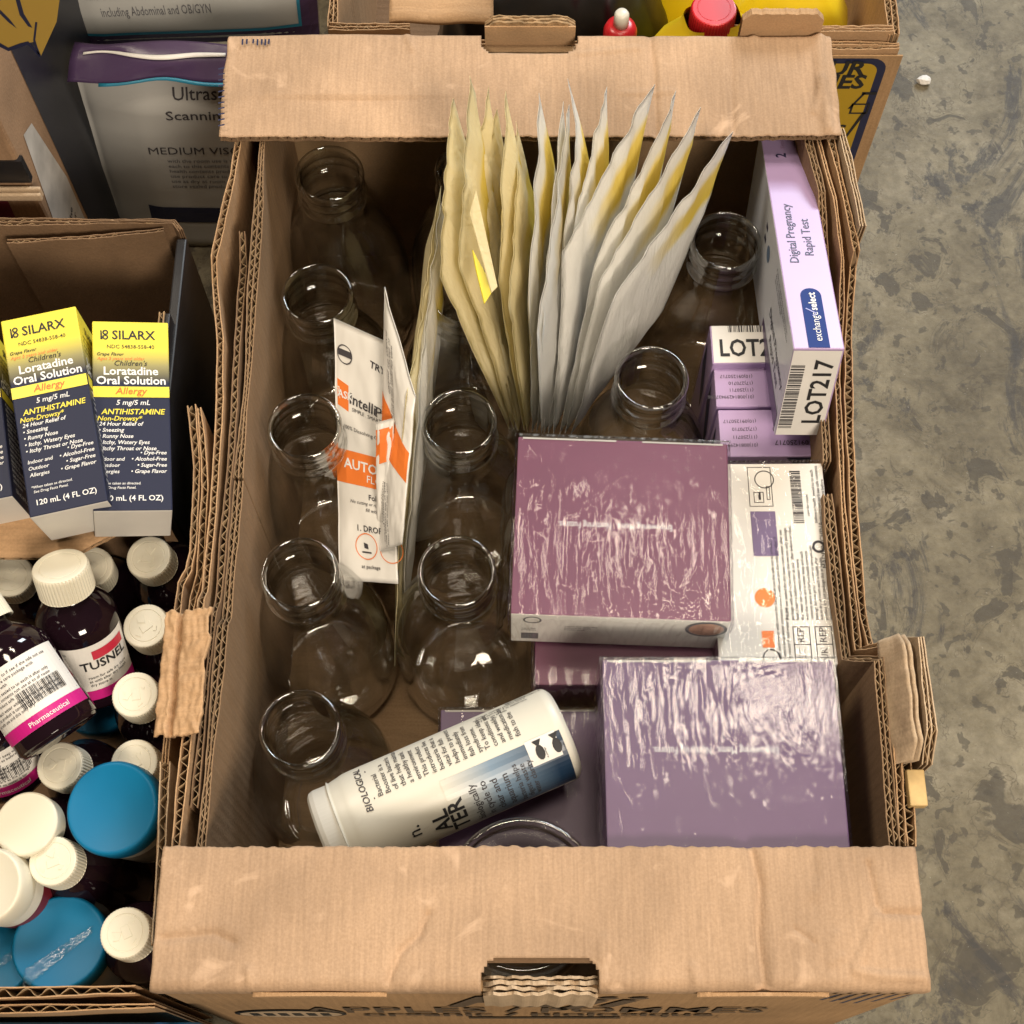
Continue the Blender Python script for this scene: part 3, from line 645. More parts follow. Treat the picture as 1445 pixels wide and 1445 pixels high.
# ------------------------------------------------------------------ white label box
c, yaw, sx, sy = fit_top([(1000, 655), (1163, 653), (1186, 938), (1010, 938)], .222)
wb = thing('label_box', 'white wrapped box printed with barcode and EC REP symbols, against right wall', 'box', place((c.x, c.y, .222 - .052), yaw))
bd = card_body(wb, sx, sy, .052, [card_white, plum], [0, 0, 0, 1, 0, 1]); ft = faces(sx, sy, .052)['top']
hx, hy = sx / 2, sy / 2; RT = math.pi / 2
it = [FRAME(hx*.24, -hy*.98, hx*.52, -hy*.64, .0005), Q(hx*.24, -hy*.815, hx*.52, -hy*.807), FRAME(hx*.60, -hy*.98, hx*.88, -hy*.64, .0005), Q(hx*.60, -hy*.815, hx*.88, -hy*.807),
      T('EC', .0060, hx*.42, -hy*.90, rot=RT), T('REP', .0060, hx*.42, -hy*.72, rot=RT), T('UK', .0060, hx*.78, -hy*.90, rot=RT), T('REP', .0060, hx*.78, -hy*.72, rot=RT),
      BARC(hx*.60, hy*.38, hy*.54, hx*.18, 5, RT), FINE(hx*.70, hy*.45, .034, .0028, 1, 7, RT), FINE(hx*.82, hy*.38, .040, .0030, 3, 8, RT),
      FINE(hx*.20, -hy*.58, .062, .0030, 4, 2, RT), FINE(hx*.02, -hy*.98, .085, .0030, 3, 9, RT), FINE(hx*.52, -hy*.58, .048, .0029, 6, 3, RT), T('MADE IN CHINA', .0042, hx*.91, hy*.16, rot=RT), DISC(hx*.80, hy*.14, .0042, .0026),
      FRAME(-hx*.30, hy*.55, hx*.10, hy*.96, .0004), DISC(-hx*.02, hy*.83, .0062, .0056), DISC(-hx*.30 + .006, -hy*.93, .0052, .0044), P([(-hx*.14, hy*.70), (-hx*.10, hy*.70), (-hx*.10, hy*.62), (-hx*.14, hy*.62)]), FRAME(-hx*.22, hy*.59, -hx*.05, hy*.70, .0004), FRAME(hx*.0, hy*.62, hx*.06, hy*.76, .0004)]
ink('lettering', bd, ft, it, ink_soft, .0003)
ink('photo_panel', bd, ft, [Q(-hx*.30, hy*.05, hx*.12, hy*.50)], flat('violet_print', (.16, .11, .22), .5), .0003)
ink('emblem', bd, ft, [DISC(-hx*.17, -hy*.36, .0062), Q(-hx*.27, -hy*.84, -hx*.07, -hy*.68)], ink_orange, .0003)
wrinkled_film(wb, sx, sy, .052, 31, .0006)

# ------------------------------------------------------------------ lilac test cartons
def quiet(seed): return random.Random(seed)
LT = 'slim lilac test cartons'
# long one lying on its narrow side, near end proud of the others
a, c = at(1104, 186, .238), at(1156, 492, .290)
ln = (a - c).length; yaw = math.degrees(math.atan2(a.y - c.y, a.x - c.x)) - 90; mid = (a + c) / 2; pit = math.degrees(math.asin((a.z - c.z) / ln))
sx, sz = .0312, .080
e = thing('test_carton', 'long lilac pregnancy test carton with navy logo panel and LOT217 label', 'carton', Matrix.Translation(mid) @ Matrix.Rotation(R(yaw), 4, 'Z') @ Matrix.Rotation(R(pit), 4, 'X') @ Matrix.Translation((0, 0, -sz)), LT)
pale_blue = flat('pale_blue_card', (.58, .60, .66), .34)
bd = card_body(e, sx, ln, sz, [pink_card, pale_blue, card_white], [0, 0, 0, 0, 0, 1]); fc = faces(sx, ln, sz); tf = fc['top']; RT = math.pi / 2
ink('lettering', bd, tf, [T('Digital Pregnancy', .0082, -.0035, .000, 'c', .004, 0, RT), T('Rapid Test', .0082, .0068, -.004, 'c', .004, 0, RT), T('2', .0098, -.0005, ln/2 - .026, 'c', .015, 0, RT)], ink_navy)
ink('lettering', bd, tf, [T('Tests', .0042, -.0002, ln/2 - .0145, 'c', 0, 0, RT)], flat('faint_ink', (.36, .22, .36), .5))
pan = [(-.0062, -ln/2 + .0006), (.0068, -ln/2 + .0006)] + [(.0003 + .0065 * math.cos(t * math.pi / 10), -ln/2 + .046 + .0065 * math.sin(t * math.pi / 10)) for t in range(11)]
ink('logo_panel', bd, tf, [P(pan)], ink_blue, .0003)
ink('lettering', bd, tf, [T('exchange', .0068, .0028, -ln/2 + .0185, 'c', 0, 0, RT), T('select', .0068, .0028, -ln/2 + .0405, 'c', .02, 0, RT)], ink_white, .0006)
ink('check_mark', bd, tf, [P([(.0012, -ln/2 + .0298), (.0022, -ln/2 + .0302), (-.0040, -ln/2 + .0345), (-.0046, -ln/2 + .0340)]), P([(.0012, -ln/2 + .0298), (.0020, -ln/2 + .0290), (-.0005, -ln/2 + .0275), (-.0010, -ln/2 + .0280)])], flat('lilac_print', (.30, .30, .62), .4), .0006)
fr = fc['front']
ink('sticker', bd, fr, [Q(-sx/2 + .0005, -sz/2 + .001, sx/2 - .0012, sz/2 - .0014)], paper_white, .0004)
ink('barcode', bd, fr, [BARC(-sx/2 + .0095, -sz/2 + .008, .058, .0085, 4, RT)], ink_soft, .0007)
ink('lettering', bd, fr, [T('LOT217', .0160, sx/2 - .0048, .002, 'c', .02, 0, RT, width=.058)], ink_black, .0007)
lf = fc['left']
ink('lettering', bd, lf, [T('Digital Pregnancy', .010, ln*.30, -.006, 'c', .01), T('Rapid Test', .010, ln*.30, -.018, 'c', .01), FINE(ln*.12, .030, .060, .0042, 3, 3), Q(-ln*.14, .020, -ln*.11, .024), Q(-ln*.14, .010, -ln*.11, .014)], ink_navy)
ink('swirl_panel', bd, lf, [Q(ln*.06, -.038, ln*.48, -.024)], ink_purple, .0003); ink('emblem', bd, lf, [DISC(-ln*.04, .014, .0058)], flat('steel_blue_print', (.10, .15, .24), .5), .0003)
# three standing on end: two bare ends and one with a lot sticker
for k, (cs, zt, lab) in enumerate([
    ([(1013, 577), (1161, 577), (1165, 644), (1018, 646)], .192, 'upright lilac carton nearest the white label box, printed end up'),
    ([(1006, 516), (1156, 516), (1160, 574), (1012, 575)], .193, 'upright lilac carton in the middle of the three standing on end'),
    ([(1000, 459), (1150, 457), (1154, 513), (1007, 514)], .200, 'upright lilac carton with LOT2 sticker, partly under the long lilac carton')]):
    c, yaw, sx, sy = fit_top(cs, zt); H = .166
    e = thing('test_carton', lab, 'carton', place((c.x, c.y, zt - H), yaw), LT)
    bd = card_body(e, sx, sy - .0008, H, [pink_card, pale_blue], [0, 0, 0, 0, 0, 0]); fc = faces(sx, sy, H); tf = fc['top']; PI = math.pi
    if k < 2:
        its = []
        for j, st in enumerate(['(01)00814299437388', '(11)250711', '(17)270710', '(10)091250717']): its.append(T(st, .0036, -.010, -sy*.22 + j * sy * .165, 'l', 0, 0, PI))
        if k == 0: its += [T('2027-07-10', .0050, sx*.34, sy*.12, 'l', .003, 0, PI), T('091250717', .0050, sx*.34, -sy*.16, 'l', .003, 0, PI), FRAME(sx*.37, -sy*.17, sx*.44, -sy*.02, .0004), P([(sx*.38, sy*.10), (sx*.42, sy*.10), (sx*.40, sy*.22)]), P([(sx*.38, sy*.32), (sx*.42, sy*.32), (sx*.40, sy*.22)])]
        ink('lettering', bd, tf, its, ink_soft)
    else:
        ink('sticker', bd, tf, [Q(-sx/2 + .001, -sy/2 + .001, sx/2 - .004, sy/2 - .001)], paper_white, .0004)
        ink('barcode', bd, tf, [BARC(-sx*.33, sy*.30, sx*.62, sy*.17, 8)], ink_soft, .0007)
        ink('lettering', bd, tf, [T('LOT217', sy*.60, -sx*.42, -sy*.30, 'l', .02, width=sx*.68)], ink_black, .0007)
    ink('swirl_panel', bd, fc['left'], [P([(-sy*.3, H/2 - .012), (sy*.3, H/2 - .05), (sy*.3, H/2 - .075), (-sy*.3, H/2 - .04)])], ink_navy, .0003)
    if k == 0: ink('swirl_panel', bd, fc['front'], [P([(sx*.12, H/2 - .001), (sx*.49, H/2 - .001), (sx*.49, H/2 - .03), (sx*.3, H/2 - .02)])], ink_navy, .0003)

# ------------------------------------------------------------------ white bottle lying across the jars
BR = .0285
a, c = at(492, 1164, .212), at(772, 1042, .218)       # axis points: shoulder and base
ax = (c - a).normalized(); bl = (c - a).length + .012
zax = ax; side = Vector((0, 0, 1)).cross(zax).normalized(); up = zax.cross(side)
M = Matrix(((up.x, side.x, zax.x, a.x), (up.y, side.y, zax.y, a.y), (up.z, side.z, zax.z, a.z), (0, 0, 0, 1)))
wbt = thing('white_bottle', 'white plastic aquarium water treatment bottle with blue label lying on its side', 'bottle', M)
b = B(); b.lathe(spline([(.0001, bl), (.020, bl), (.0255, bl - .0015), (BR, bl - .006), (BR, bl - .02), (BR, .03), (BR, .010), (BR - .0010, .003), (BR - .0020, -.0020), (.0255, -.0035), (.0001, -.0055)], 5), 64); b.obj('body', white_plastic, wbt, smooth=True)
b = B(); n = 72; prof = [(.0262, -.0032), (.0264, -.0120), (.0256, -.0146), (.0238, -.0160), (.0001, -.0160)]
b.lathe(prof, 72); b.obj('cap', flat('cap_offwhite', (.56, .54, .48), .5), wbt)
# label coordinates: s along the axis from the cap, g around (metres), g = 0 facing up
def wrapb(x, y, lift):
    t = y / BR; r = BR + lift
    return Vector((r * math.cos(t), r * math.sin(t), x))
bodyL = [o for o in wbt.children if o.name.startswith('body')][0]
def gwrap(x, y, lift): return wrapb(x, y, lift)
# the label's reading direction runs up the bottle towards the base, lines advance around it
gm, N, L, p = new_mat('label_blue_fade'); p.inputs['Roughness'].default_value = .35
tc = N.new('ShaderNodeTexCoord'); sp = N.new('ShaderNodeSeparateXYZ'); L.new(tc.outputs['Object'], sp.inputs[0]); mr = N.new('ShaderNodeMapRange'); mr.inputs[1].default_value = bl * .42; mr.inputs[2].default_value = bl * .90; L.new(sp.outputs['Z'], mr.inputs[0])
rp = N.new('ShaderNodeValToRGB'); e_ = rp.color_ramp.elements; e_[0].color = (.62, .595, .51, 1); e_[1].color = (.010, .028, .060, 1); k_ = e_.new(.45); k_.color = (.16, .24, .33, 1); L.new(mr.outputs[0], rp.inputs[0]); L.new(rp.outputs[0], p.inputs['Base Color'])
sgn = -1   # front panel lies towards the near side of the bottle
def P2(s, g): return (s, g)
ink('label_panel', bodyL, None, [Q(bl*.42, -.044, bl - .0060, -.0045)], gm, .0003, gwrap, .003)
ink('label_window', bodyL, None, [Q(bl*.80, -.0185, bl - .009, -.0035)], paper_white, .0005, gwrap, .003)
fish = []
for (s0, g0) in ((bl*.85, -.0120), (bl*.925, -.0120)):
    fish += [P([(s0 + .0026 * math.cos(t * .5236), g0 + .0044 * math.sin(t * .5236)) for t in range(12)]), P([(s0, g0 + .003), (s0 + .0028, g0 + .0072), (s0 - .0028, g0 + .0072)])]
fish += [FINE(bl*.875, -.0165, .007, .0016, 1, 3, math.pi/2), FINE(bl*.955, -.0165, .007, .0016, 1, 5, math.pi/2)]
ink('emblem', bodyL, None, fish, ink_black, .0008, gwrap)
h = math.pi / 2
ink('barcode', bodyL, None, [BARC(bl*.80, .0290, .022, .010, 12), FINE(bl*.66, .0265, .034, .0026, 3, 2)], ink_black, .0004, gwrap)
ink('lettering', bodyL, None, [T('BIOLOGICAL', .0056, .018, .0115, 'c', .012, .15, h), Q(.0205, .001, .0211, .022)] + [T(t_, .0044, .0262 + .0047 * k_, .0012, 'l', .004, 0, h) for k_, t_ in enumerate(['Bacterial', 'Booster is a', 'of live bacteria', 'that help maintain', 'a healthy tank', 'environment', 'This product', 'introduces live', 'bacteria that is', 'vital for fish', 'helps to prevent', 'immediately', 'fish loss from', 'syndrome.', 'To keep ideal', 'conditions use', 'and weekly', 'medication and', 'fish to the'])], ink_soft, .0004, gwrap)
ink('lettering', bodyL, None, [T('AL', .0135, bl*.40, -.0275, 'c', .02, 0, h), T('TER', .0135, bl*.475, -.0285, 'c', .02, 0, h), T('n.', .012, bl*.275, -.026, 'c', .004, 0, h)], ink_black, .0005, gwrap)
ink('lettering', bodyL, None, [T('biologically', .0062, bl*.545, -.0265, 'c', .006, 0, h), T('in cycle to', .0062, bl*.592, -.0265, 'c', .006, 0, h), T('clear and', .0062, bl*.64, -.0265, 'c', .006, 0, h), T('aquarium', .0062, bl*.688, -.0265, 'c', .006, 0, h),
    T('bacteria helps', .0050, bl*.735, -.0260, 'c', .004, 0, h), T('digest waste', .0050, bl*.768, -.0260, 'c', .004, 0, h), T('water clarity', .0050, bl*.80, -.0260, 'c', .004, 0, h)], ink_soft, .0006, gwrap)

# ------------------------------------------------------------------ paper sachets standing in a fan
def sachet_mat(name, base, yel, v0, v1, side):
    m, N, L, p = new_mat(name); p.inputs['Roughness'].default_value = .62; p.inputs['Specular IOR Level'].default_value = .3
    at_ = N.new('ShaderNodeAttribute'); at_.attribute_name = 'pos'; sp = N.new('ShaderNodeSeparateXYZ'); L.new(at_.outputs['Vector'], sp.inputs[0])
    r = N.new('ShaderNodeValToRGB'); e = r.color_ramp.elements; e[0].position = v0; e[0].color = (0, 0, 0, 1); e[1].position = v0 + .06; e[1].color = (1, 1, 1, 1)
    k = e.new(v1); k.color = (.9, .9, .9, 1); k = e.new(min(1, v1 + .05)); k.color = (0, 0, 0, 1); L.new(sp.outputs['Y'], r.inputs[0])
    mu = N.new('ShaderNodeMath'); mu.operation = 'MULTIPLY'; L.new(r.outputs[0], mu.inputs[0]); L.new(sp.outputs['Z'], mu.inputs[1])
    mx = N.new('ShaderNodeMixRGB'); mx.inputs[1].default_value = (*base, 1); mx.inputs[2].default_value = (*yel, 1); L.new(mu.outputs[0], mx.inputs['Fac']); L.new(mx.outputs[0], p.inputs['Base Color'])
    tc = N.new('ShaderNodeTexCoord'); n = N.new('ShaderNodeTexNoise'); mp = N.new('ShaderNodeMapping'); mp.inputs['Scale'].default_value = (1.6, 1.6, .45); L.new(tc.outputs['Object'], mp.inputs['Vector']); n.inputs['Scale'].default_value = 85; n.inputs['Detail'].default_value = 5; n.inputs['Distortion'].default_value = 1.2; L.new(mp.outputs['Vector'], n.inputs['Vector'])
    b = N.new('ShaderNodeBump'); b.inputs['Strength'].default_value = .55; b.inputs['Distance'].default_value = .003; L.new(n.outputs['Fac'], b.inputs['Height']); L.new(b.outputs['Normal'], p.inputs['Normal'])
    p.inputs['Subsurface Weight'].default_value = .0
    tr = N.new('ShaderNodeBsdfTranslucent'); L.new(mx.outputs[0], tr.inputs['Color']); ms = N.new('ShaderNodeMixShader'); ms.inputs[0].default_value = .48
    L.new(p.outputs[0], ms.inputs[1]); L.new(tr.outputs[0], ms.inputs[2]); L.new(ms.outputs[0], N['Material Output'].inputs['Surface'])
    return m
sm_cream = sachet_mat('cream_sachet_paper', (.94, .86, .58), (.88, .70, .12), .55, .78, 1)
sm_white = sachet_mat('white_sachet_paper', (.94, .93, .89), (.90, .70, .12), .66, .86, 1)
def sachet(label, pts, seed, mat, bul=.0035, group='paper sachets fanned out in the apple carton', curl=.0, name='paper_sachet', yside=1, wr=1.0, tipc=.0):
    """pts: near bottom, far bottom, far top (tip), near top; u runs near to far, v bottom to top"""
    Bn, Fb, Tp, Nt = pts; nu, nv = 22, 44; v = []; f = []; pos = []
    gn = ((Fb - Bn).cross(Nt - Bn)).normalized()
    for s_ in (0, 1):
        for j in range(nv + 1):
            for i in range(nu + 1):
                u, w_ = i / nu, j / nv
                p = Bn.lerp(Fb, u).lerp(Nt.lerp(Tp, u), w_)
                edge = min(1, min(u, 1 - u) * 6) * min(1, min(w_, 1 - w_) * 7)
                wv = .0015 * wr * (nz(u * 8 + w_ * .8, w_ * 1.0, seed) + .5 * nz(u * 17 + w_, w_ * 1.6, seed + 4)) + .0040 * nz(u * .9, w_ * .9, seed + 8)
                wv += .0010 * wr * max(0, 1 - 3.2 * abs(nz(u * 4.5 + w_ * 1.5, w_ * 2.2, seed + 6))) ** 2
                d = wv * (.35 + .65 * min(1, w_ * 2)) + (bul * edge ** .6 + .0003) * (1 if s_ else -1) * .5
                d += curl * max(0, w_ - .5) ** 2 * 4 * (.4 + u) + tipc * max(0, u + w_ - 1.55) ** 2 * 4
                jag = .0010 * nz(w_ * 3, seed + 2) if i in (0, nu) else 0
                q = p + gn * d + (Fb - Bn).normalized() * jag
                v.append(q); pos.append((u, w_, (1.0 if (s_ == 1) == (yside > 0) else .10) * max(0, min(1, (u - .35 + .25 * nz(w_ * 4, seed)) * 3))))
    n1 = (nu + 1) * (nv + 1)
    for s_ in (0, 1):
        for j in range(nv):
            for i in range(nu):
                a = s_ * n1 + j * (nu + 1) + i; q = [a, a + 1, a + nu + 2, a + nu + 1]; f.append(q if s_ else q[::-1])
    rim = [(0, i, 0, i + 1) for i in range(nu)]
    for i in range(nu):
        for j in (0, nv): a = j * (nu + 1) + i; f.append([a, a + 1, n1 + a + 1, n1 + a])
    for j in range(nv):
        for i in (0, nu): a = j * (nu + 1) + i; f.append([a, a + nu + 1, n1 + a + nu + 1, n1 + a])
    base = Bn.copy(); v = [q - base for q in v]
    o = mesh(name, v, f, mat, None, smooth=True); o.location = base
    at_ = o.data.attributes.new('pos', 'FLOAT_VECTOR', 'POINT'); at_.data.foreach_set('vector', [x for q in pos for x in q])
    tag(o, label, 'sachet', group); return o
# tip pixel, near-top pixel, bottom pixel for each sachet from left to right
fan = [
    ((640, 138), (622, 390), (722, 606), 0, 'leftmost wide cream sachet of the fan'),
    ((664, 106), (645, 380), (728, 606), 0, 'second cream sachet of the fan, tallest at the left'),
    ((689, 122), (664, 335), (732, 608), 0, 'third cream sachet of the fan, with an amber tip'),
    ((704, 152), (668, 300), (735, 608), 0, 'fourth cream sachet of the fan, folded open to a yellow corner'),
    ((719, 128), (702, 395), (742, 608), 0, 'fifth cream sachet of the fan, showing a dark printed patch'),
    ((728, 170), (714, 430), (746, 609), 0, 'narrow cream sachet just left of the centre gap in the fan'),
    ((760, 130), (750, 440), (752, 610), 1, 'white sachet with a bent tip at the middle of the fan'),
    ((790, 142), (760, 455), (757, 610), 1, 'thin white sachet right of the bent-tipped one'),
    ((801, 147), (757, 470), (762, 611), 1, 'white sachet with an amber stripe near the centre of the fan'),
    ((826, 118), (795, 345), (766, 611), 1, 'white sachet with a large folded pale blue tip'),
    ((855, 122), (800, 350), (771, 611), 1, 'white sachet with yellow inside, behind the folded tip'),
    ((920, 118), (794, 355), (778, 611), 1, 'long white sachet, fourth from the right end of the fan'),
    ((953, 128), (835, 372), (786, 612), 1, 'long white sachet with a yellow back, third from the right end'),
    ((985, 150), (846, 398), (794, 612), 1, 'long white sachet, second from the right end of the fan'),
    ((1035, 186), (868, 428), (802, 612), 1, 'rightmost slender white sachet bending out over the jar'),
]
for k, (tp, nt, bt, kind, lab) in enumerate(fan):
    f_ = k / (len(fan) - 1)
    Bn = at(*bt, .138); Bn.x += (f_ - .5) * .004
    Tp = atY(*tp, .600 + .008 * nz(k * 1.7)); Nt = at(*nt, .268 + .012 * nz(k * 2.3, 4))
    Fb = atY(nt[0] + (104 if k == 0 else 80 if k < 6 else 66) + 14 * nz(k * 1.9, 6), 438, .556)
    sachet(lab + ', paper, in the apple carton' if len(lab.split()) < 10 else lab, (Bn, Fb, Tp, Nt), k * 3.1 + 1, sm_white if kind else sm_cream, .005 if k in (0, 1, 4) else .0032, yside=1, tipc=.006 * nz(k * 3.3, 1) + (-.016 if k == 9 else 0), wr=1.3)
# turned-out yellow corner on the fourth cream sachet
q0, q1, q2, q3 = at(667, 352, .292), at(697, 408, .288), at(684, 428, .284), at(672, 380, .289)
par = [o for o in COL.objects if o.get('label', '').startswith('fourth cream sachet')][0]
mesh('yellow_corner', [p - par.location for p in (q0, q1, q2, q3)] + [p - par.location - Vector((.0004, .0004, .0008)) for p in (q0, q1, q2, q3)], [[0, 3, 2, 1], [4, 5, 6, 7], [0, 1, 5, 4], [1, 2, 6, 5], [2, 3, 7, 6], [3, 0, 4, 7]], ink_yellow, par)
q0, q1, q2, q3 = at(663, 300, .305), at(672, 268, .31), at(702, 404, .2955), at(694, 412, .2945)
mesh('paper_fold', [p - par.location for p in (q0, q1, q2, q3)] + [p - par.location - Vector((.0004, .0004, .0010)) for p in (q0, q1, q2, q3)], [[0, 3, 2, 1], [4, 5, 6, 7], [0, 1, 5, 4], [1, 2, 6, 5], [2, 3, 7, 6], [3, 0, 4, 7]], sm_cream, par)
# the bundle of sachets standing edge-on between the jars
GB = 'sachets standing edge-on beside the printed pouches'
for k, (tp, nt, bt, fb, lab) in enumerate([((618, 262), (574, 560), (556, 940), (575, 690), 'tall pale sachet standing edge-on, left of the jars in the second row'), ((624, 266), (590, 540), (566, 905), (580, 690), 'tall pale sachet with yellow corner, standing edge-on, right one of the pair')]):
    Bn, Nt, Tp = at(*bt, .105), at(*nt, .240), at(*tp, .272); Fb = Vector((at(*fb, .05).x + .010 + .004 * k, Tp.y - .02, .05))
    sachet(lab, (Bn, Fb, Tp, Nt), 50 + k * 7, sm_cream if k == 0 else sm_white, .006, GB, wr=1.5)

# ------------------------------------------------------------------ printed floor-cleaner pouches
def pouch(label, pts, seed, bul, group=None, mat=None, nu=24, nv=48):
    """flat film pouch from four corners: bottom left, bottom right, top right, top left; returns object and warp"""
    a, b_, c, d = pts
    gn = ((b_ - a).cross(d - a)).normalized()
    W_, H_ = ((b_ - a).length + (c - d).length) / 2, ((d - a).length + (c - b_).length) / 2
    def S(u, w_, s_=1):
        p = a.lerp(b_, u).lerp(d.lerp(c, u), w_)
        ed = max(0, min(1, min(u, 1 - u) * 5)) * max(0, min(1, min(w_, 1 - w_) * 8))
        return p - a + gn * (s_ * (bul * ed ** .6 * .5 + .0004) + .0016 * nz(u * 2.2, w_ * 4, seed) + .0005 * nz(u * 8, w_ * 14, seed))
    v = []; f = []; n1 = (nu + 1) * (nv + 1)
    for s_ in (-1, 1):
        for j in range(nv + 1):
            for i in range(nu + 1): v.append(S(i / nu, j / nv, s_))
    for s_ in (0, 1):
        for j in range(nv):
            for i in range(nu):
                q0 = s_ * n1 + j * (nu + 1) + i; q = [q0, q0 + 1, q0 + nu + 2, q0 + nu + 1]; f.append(q if s_ else q[::-1])
    for i in range(nu):
        for j in (0, nv): q0 = j * (nu + 1) + i; f.append([q0, q0 + 1, n1 + q0 + 1, n1 + q0])
    for j in range(nv):
        for i in (0, nu): q0 = j * (nu + 1) + i; f.append([q0, q0 + nu + 1, n1 + q0 + nu + 1, n1 + q0])
    o = mesh('printed_pouch', v, f, mat or pouch_white, None, smooth=True); o.location = a; tag(o, label, 'pouch', group)
    return o, (lambda x, y, lift: S(x / W_ , y / H_, 1) + gn * lift), W_, H_
pouch_white = flat('pouch_film_white', (.74, .72, .67), .30, bump=.08, nscale=60)
GP = 'printed floor-cleaner pouches'
po, wp, PW, PH = pouch('flat white pouch with orange AUTO SCRUBBER band, facing up in the left row', [at(480, 818, .135), at(562, 824, .150), at(558, 488, .232), at(471, 449, .222)], 3, .003, GP)
X, Y = PW, PH
ink('orange_band', po, None, [Q(.006*X, .385*Y, .994*X, .515*Y)], ink_orange, .0003, wp, .004)
ink('brand_tile', po, None, [P([(.05*X, .68*Y), (.24*X, .665*Y), (.24*X, .765*Y), (.05*X, .78*Y)])], ink_orange, .0003, wp)
ink('lettering', po, None, [T('TASK', .0068, .145*X, .712*Y, 'c', .02, 0, -.05), T('AUTO SC', .0092, .15*X, .447*Y, 'l', .02, 0, -.03), T('FLOOR', .0070, .52*X, .404*Y, 'l', .004, 0, -.03)], ink_white, .0006, wp)
ink('lettering', po, None, [T('Intelli', .0100, .26*X, .700*Y, 'l', .015, 0, -.10), T('Pod', .0100, .70*X, .684*Y, 'l', .0, 0, -.10), T('TRY ME', .0066, .60*X, .872*Y, 'l', .02, 0, -.12), T('SIMPLE . SMART', .0034, .30*X, .672*Y, 'l', 0, 0, -.08), T('100% Dissolving Co', .0036, .16*X, .598*Y, 'l', 0, 0, -.06),
    T('Follow the', .0052, .55*X, .335*Y, 'l', .012), T('No cutting or ripping', .0032, .24*X, .312*Y, 'l', 0, .2), T('fill with w', .0034, .50*X, .286*Y, 'l', 0, .2), T('1. DROP', .0058, .35*X, .205*Y, 'l', .012), T('2.', .0058, .80*X, .20*Y, 'l', .012), FINE(.40*X, .055*Y, .028, .004, 1, 3)], ink_soft, .0005, wp)
ink('emblem', po, None, [DISC(.18*X, .880*Y, .0062, .0055), Q(.07*X, .872*Y, .29*X, .897*Y), P([(.45*X, .160*Y), (.52*X, .155*Y), (.53*X, .135*Y), (.46*X, .138*Y)]), Q(.42*X, .118*Y, .58*X, .124*Y)], ink_soft, .0005, wp)
ink('step_ring', po, None, [DISC(.50*X, .145*Y, .0090, .0084), DISC(.92*X, .140*Y, .0090, .0084)], ink_orange, .0005, wp)
po2, wp2, X, Y = pouch('narrow printed pouch with an orange band, standing edge-on against the flat pouch', [at(537, 778, .160), at(568, 768, .178), at(586, 560, .240), at(543, 405, .262)], 8, .004, GP)
ink('orange_band', po2, None, [Q(.01*X, .42*Y, .99*X, .62*Y)], ink_orange, .0004, wp2, .004)
ink('lettering', po2, None, [FINE(.30*X, .30*Y, .045, .004, 4, 5, -1.4), FINE(.35*X, .92*Y, .050, .004, 3, 6, -1.4)], ink_soft, .0006, wp2)
po3, wp3, X, Y = pouch('small clear-edged pouch with an orange band between the two larger pouches', [at(532, 800, .140), at(552, 790, .150), at(556, 590, .225), at(531, 596, .222)], 12, .003, GP, pouch_white)
ink('orange_band', po3, None, [Q(.01*X, .72*Y, .99*X, .95*Y)], ink_orange, .0004, wp3, .004)

# ------------------------------------------------------------------ left: carton with allergy medicine boxes
bx = thing('cardboard_box', 'dark carton at left holding the yellow and navy medicine boxes', 'box', Matrix.Translation((0, 0, .002)))
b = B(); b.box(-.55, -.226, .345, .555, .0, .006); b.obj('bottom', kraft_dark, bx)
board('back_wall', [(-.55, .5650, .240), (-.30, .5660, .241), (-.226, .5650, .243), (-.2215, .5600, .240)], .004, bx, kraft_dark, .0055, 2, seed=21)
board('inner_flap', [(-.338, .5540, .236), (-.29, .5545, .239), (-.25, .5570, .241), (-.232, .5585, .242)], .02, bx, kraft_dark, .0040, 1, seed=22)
b = B(); b.box(-.2255, -.2185, .372, .558, .0, .2330); b.obj('side_wall', black_matt, bx, bevel=.0012)
b = B(); b.box(-.2260, -.2205, .405, .492, .10, .2460); b.obj('side_flap', black_matt, bx, bevel=.001)
board('side_flap', [(-.2255, .492, .2475), (-.2250, .45, .247), (-.2235, .424, .2475)], .233, bx, kraft_edge, .0042, 1, seed=23)
def shelf(u, v):
    x = -.50 + u * .268; y = .3285 + v * .055; z = .236 - .006 * (1 - v) + .0012 * nz(u * 6, v * 3) - .004 * math.exp(-((u - .96) / .06) ** 2)
    if u > .86: y = max(y, .3285 + (u - .86) / .14 * .026)
    return Vector((x, y, z))
fs = sheet('front_flap', bx, kraft_wall, 80, 14, shelf, .0007)
sheet('under_liner', fs, kraft_wall, 80, 14, lambda u, v: shelf(u, v) - Vector((0, -.0006, .0046)), .0007)
v = []; f = []; n = 520
for i in range(n + 1):
    q = shelf(i / n, 0); z = q.z - .0027 + .0018 * math.sin(i / n * .268 / .0105 * 2 * math.pi)
    v += [(q.x, q.y + .0004, z), (q.x, q.y + .03, z)]
for i in range(n): f.append([2*i, 2*i+2, 2*i+3, 2*i+1])
mesh('fluting', v, f, flute_mat, fs)
b = B(); b.box(-.50, -.2275, .3585, .3635, .006, .2280); b.obj('front_wall', kraft_dark, bx)
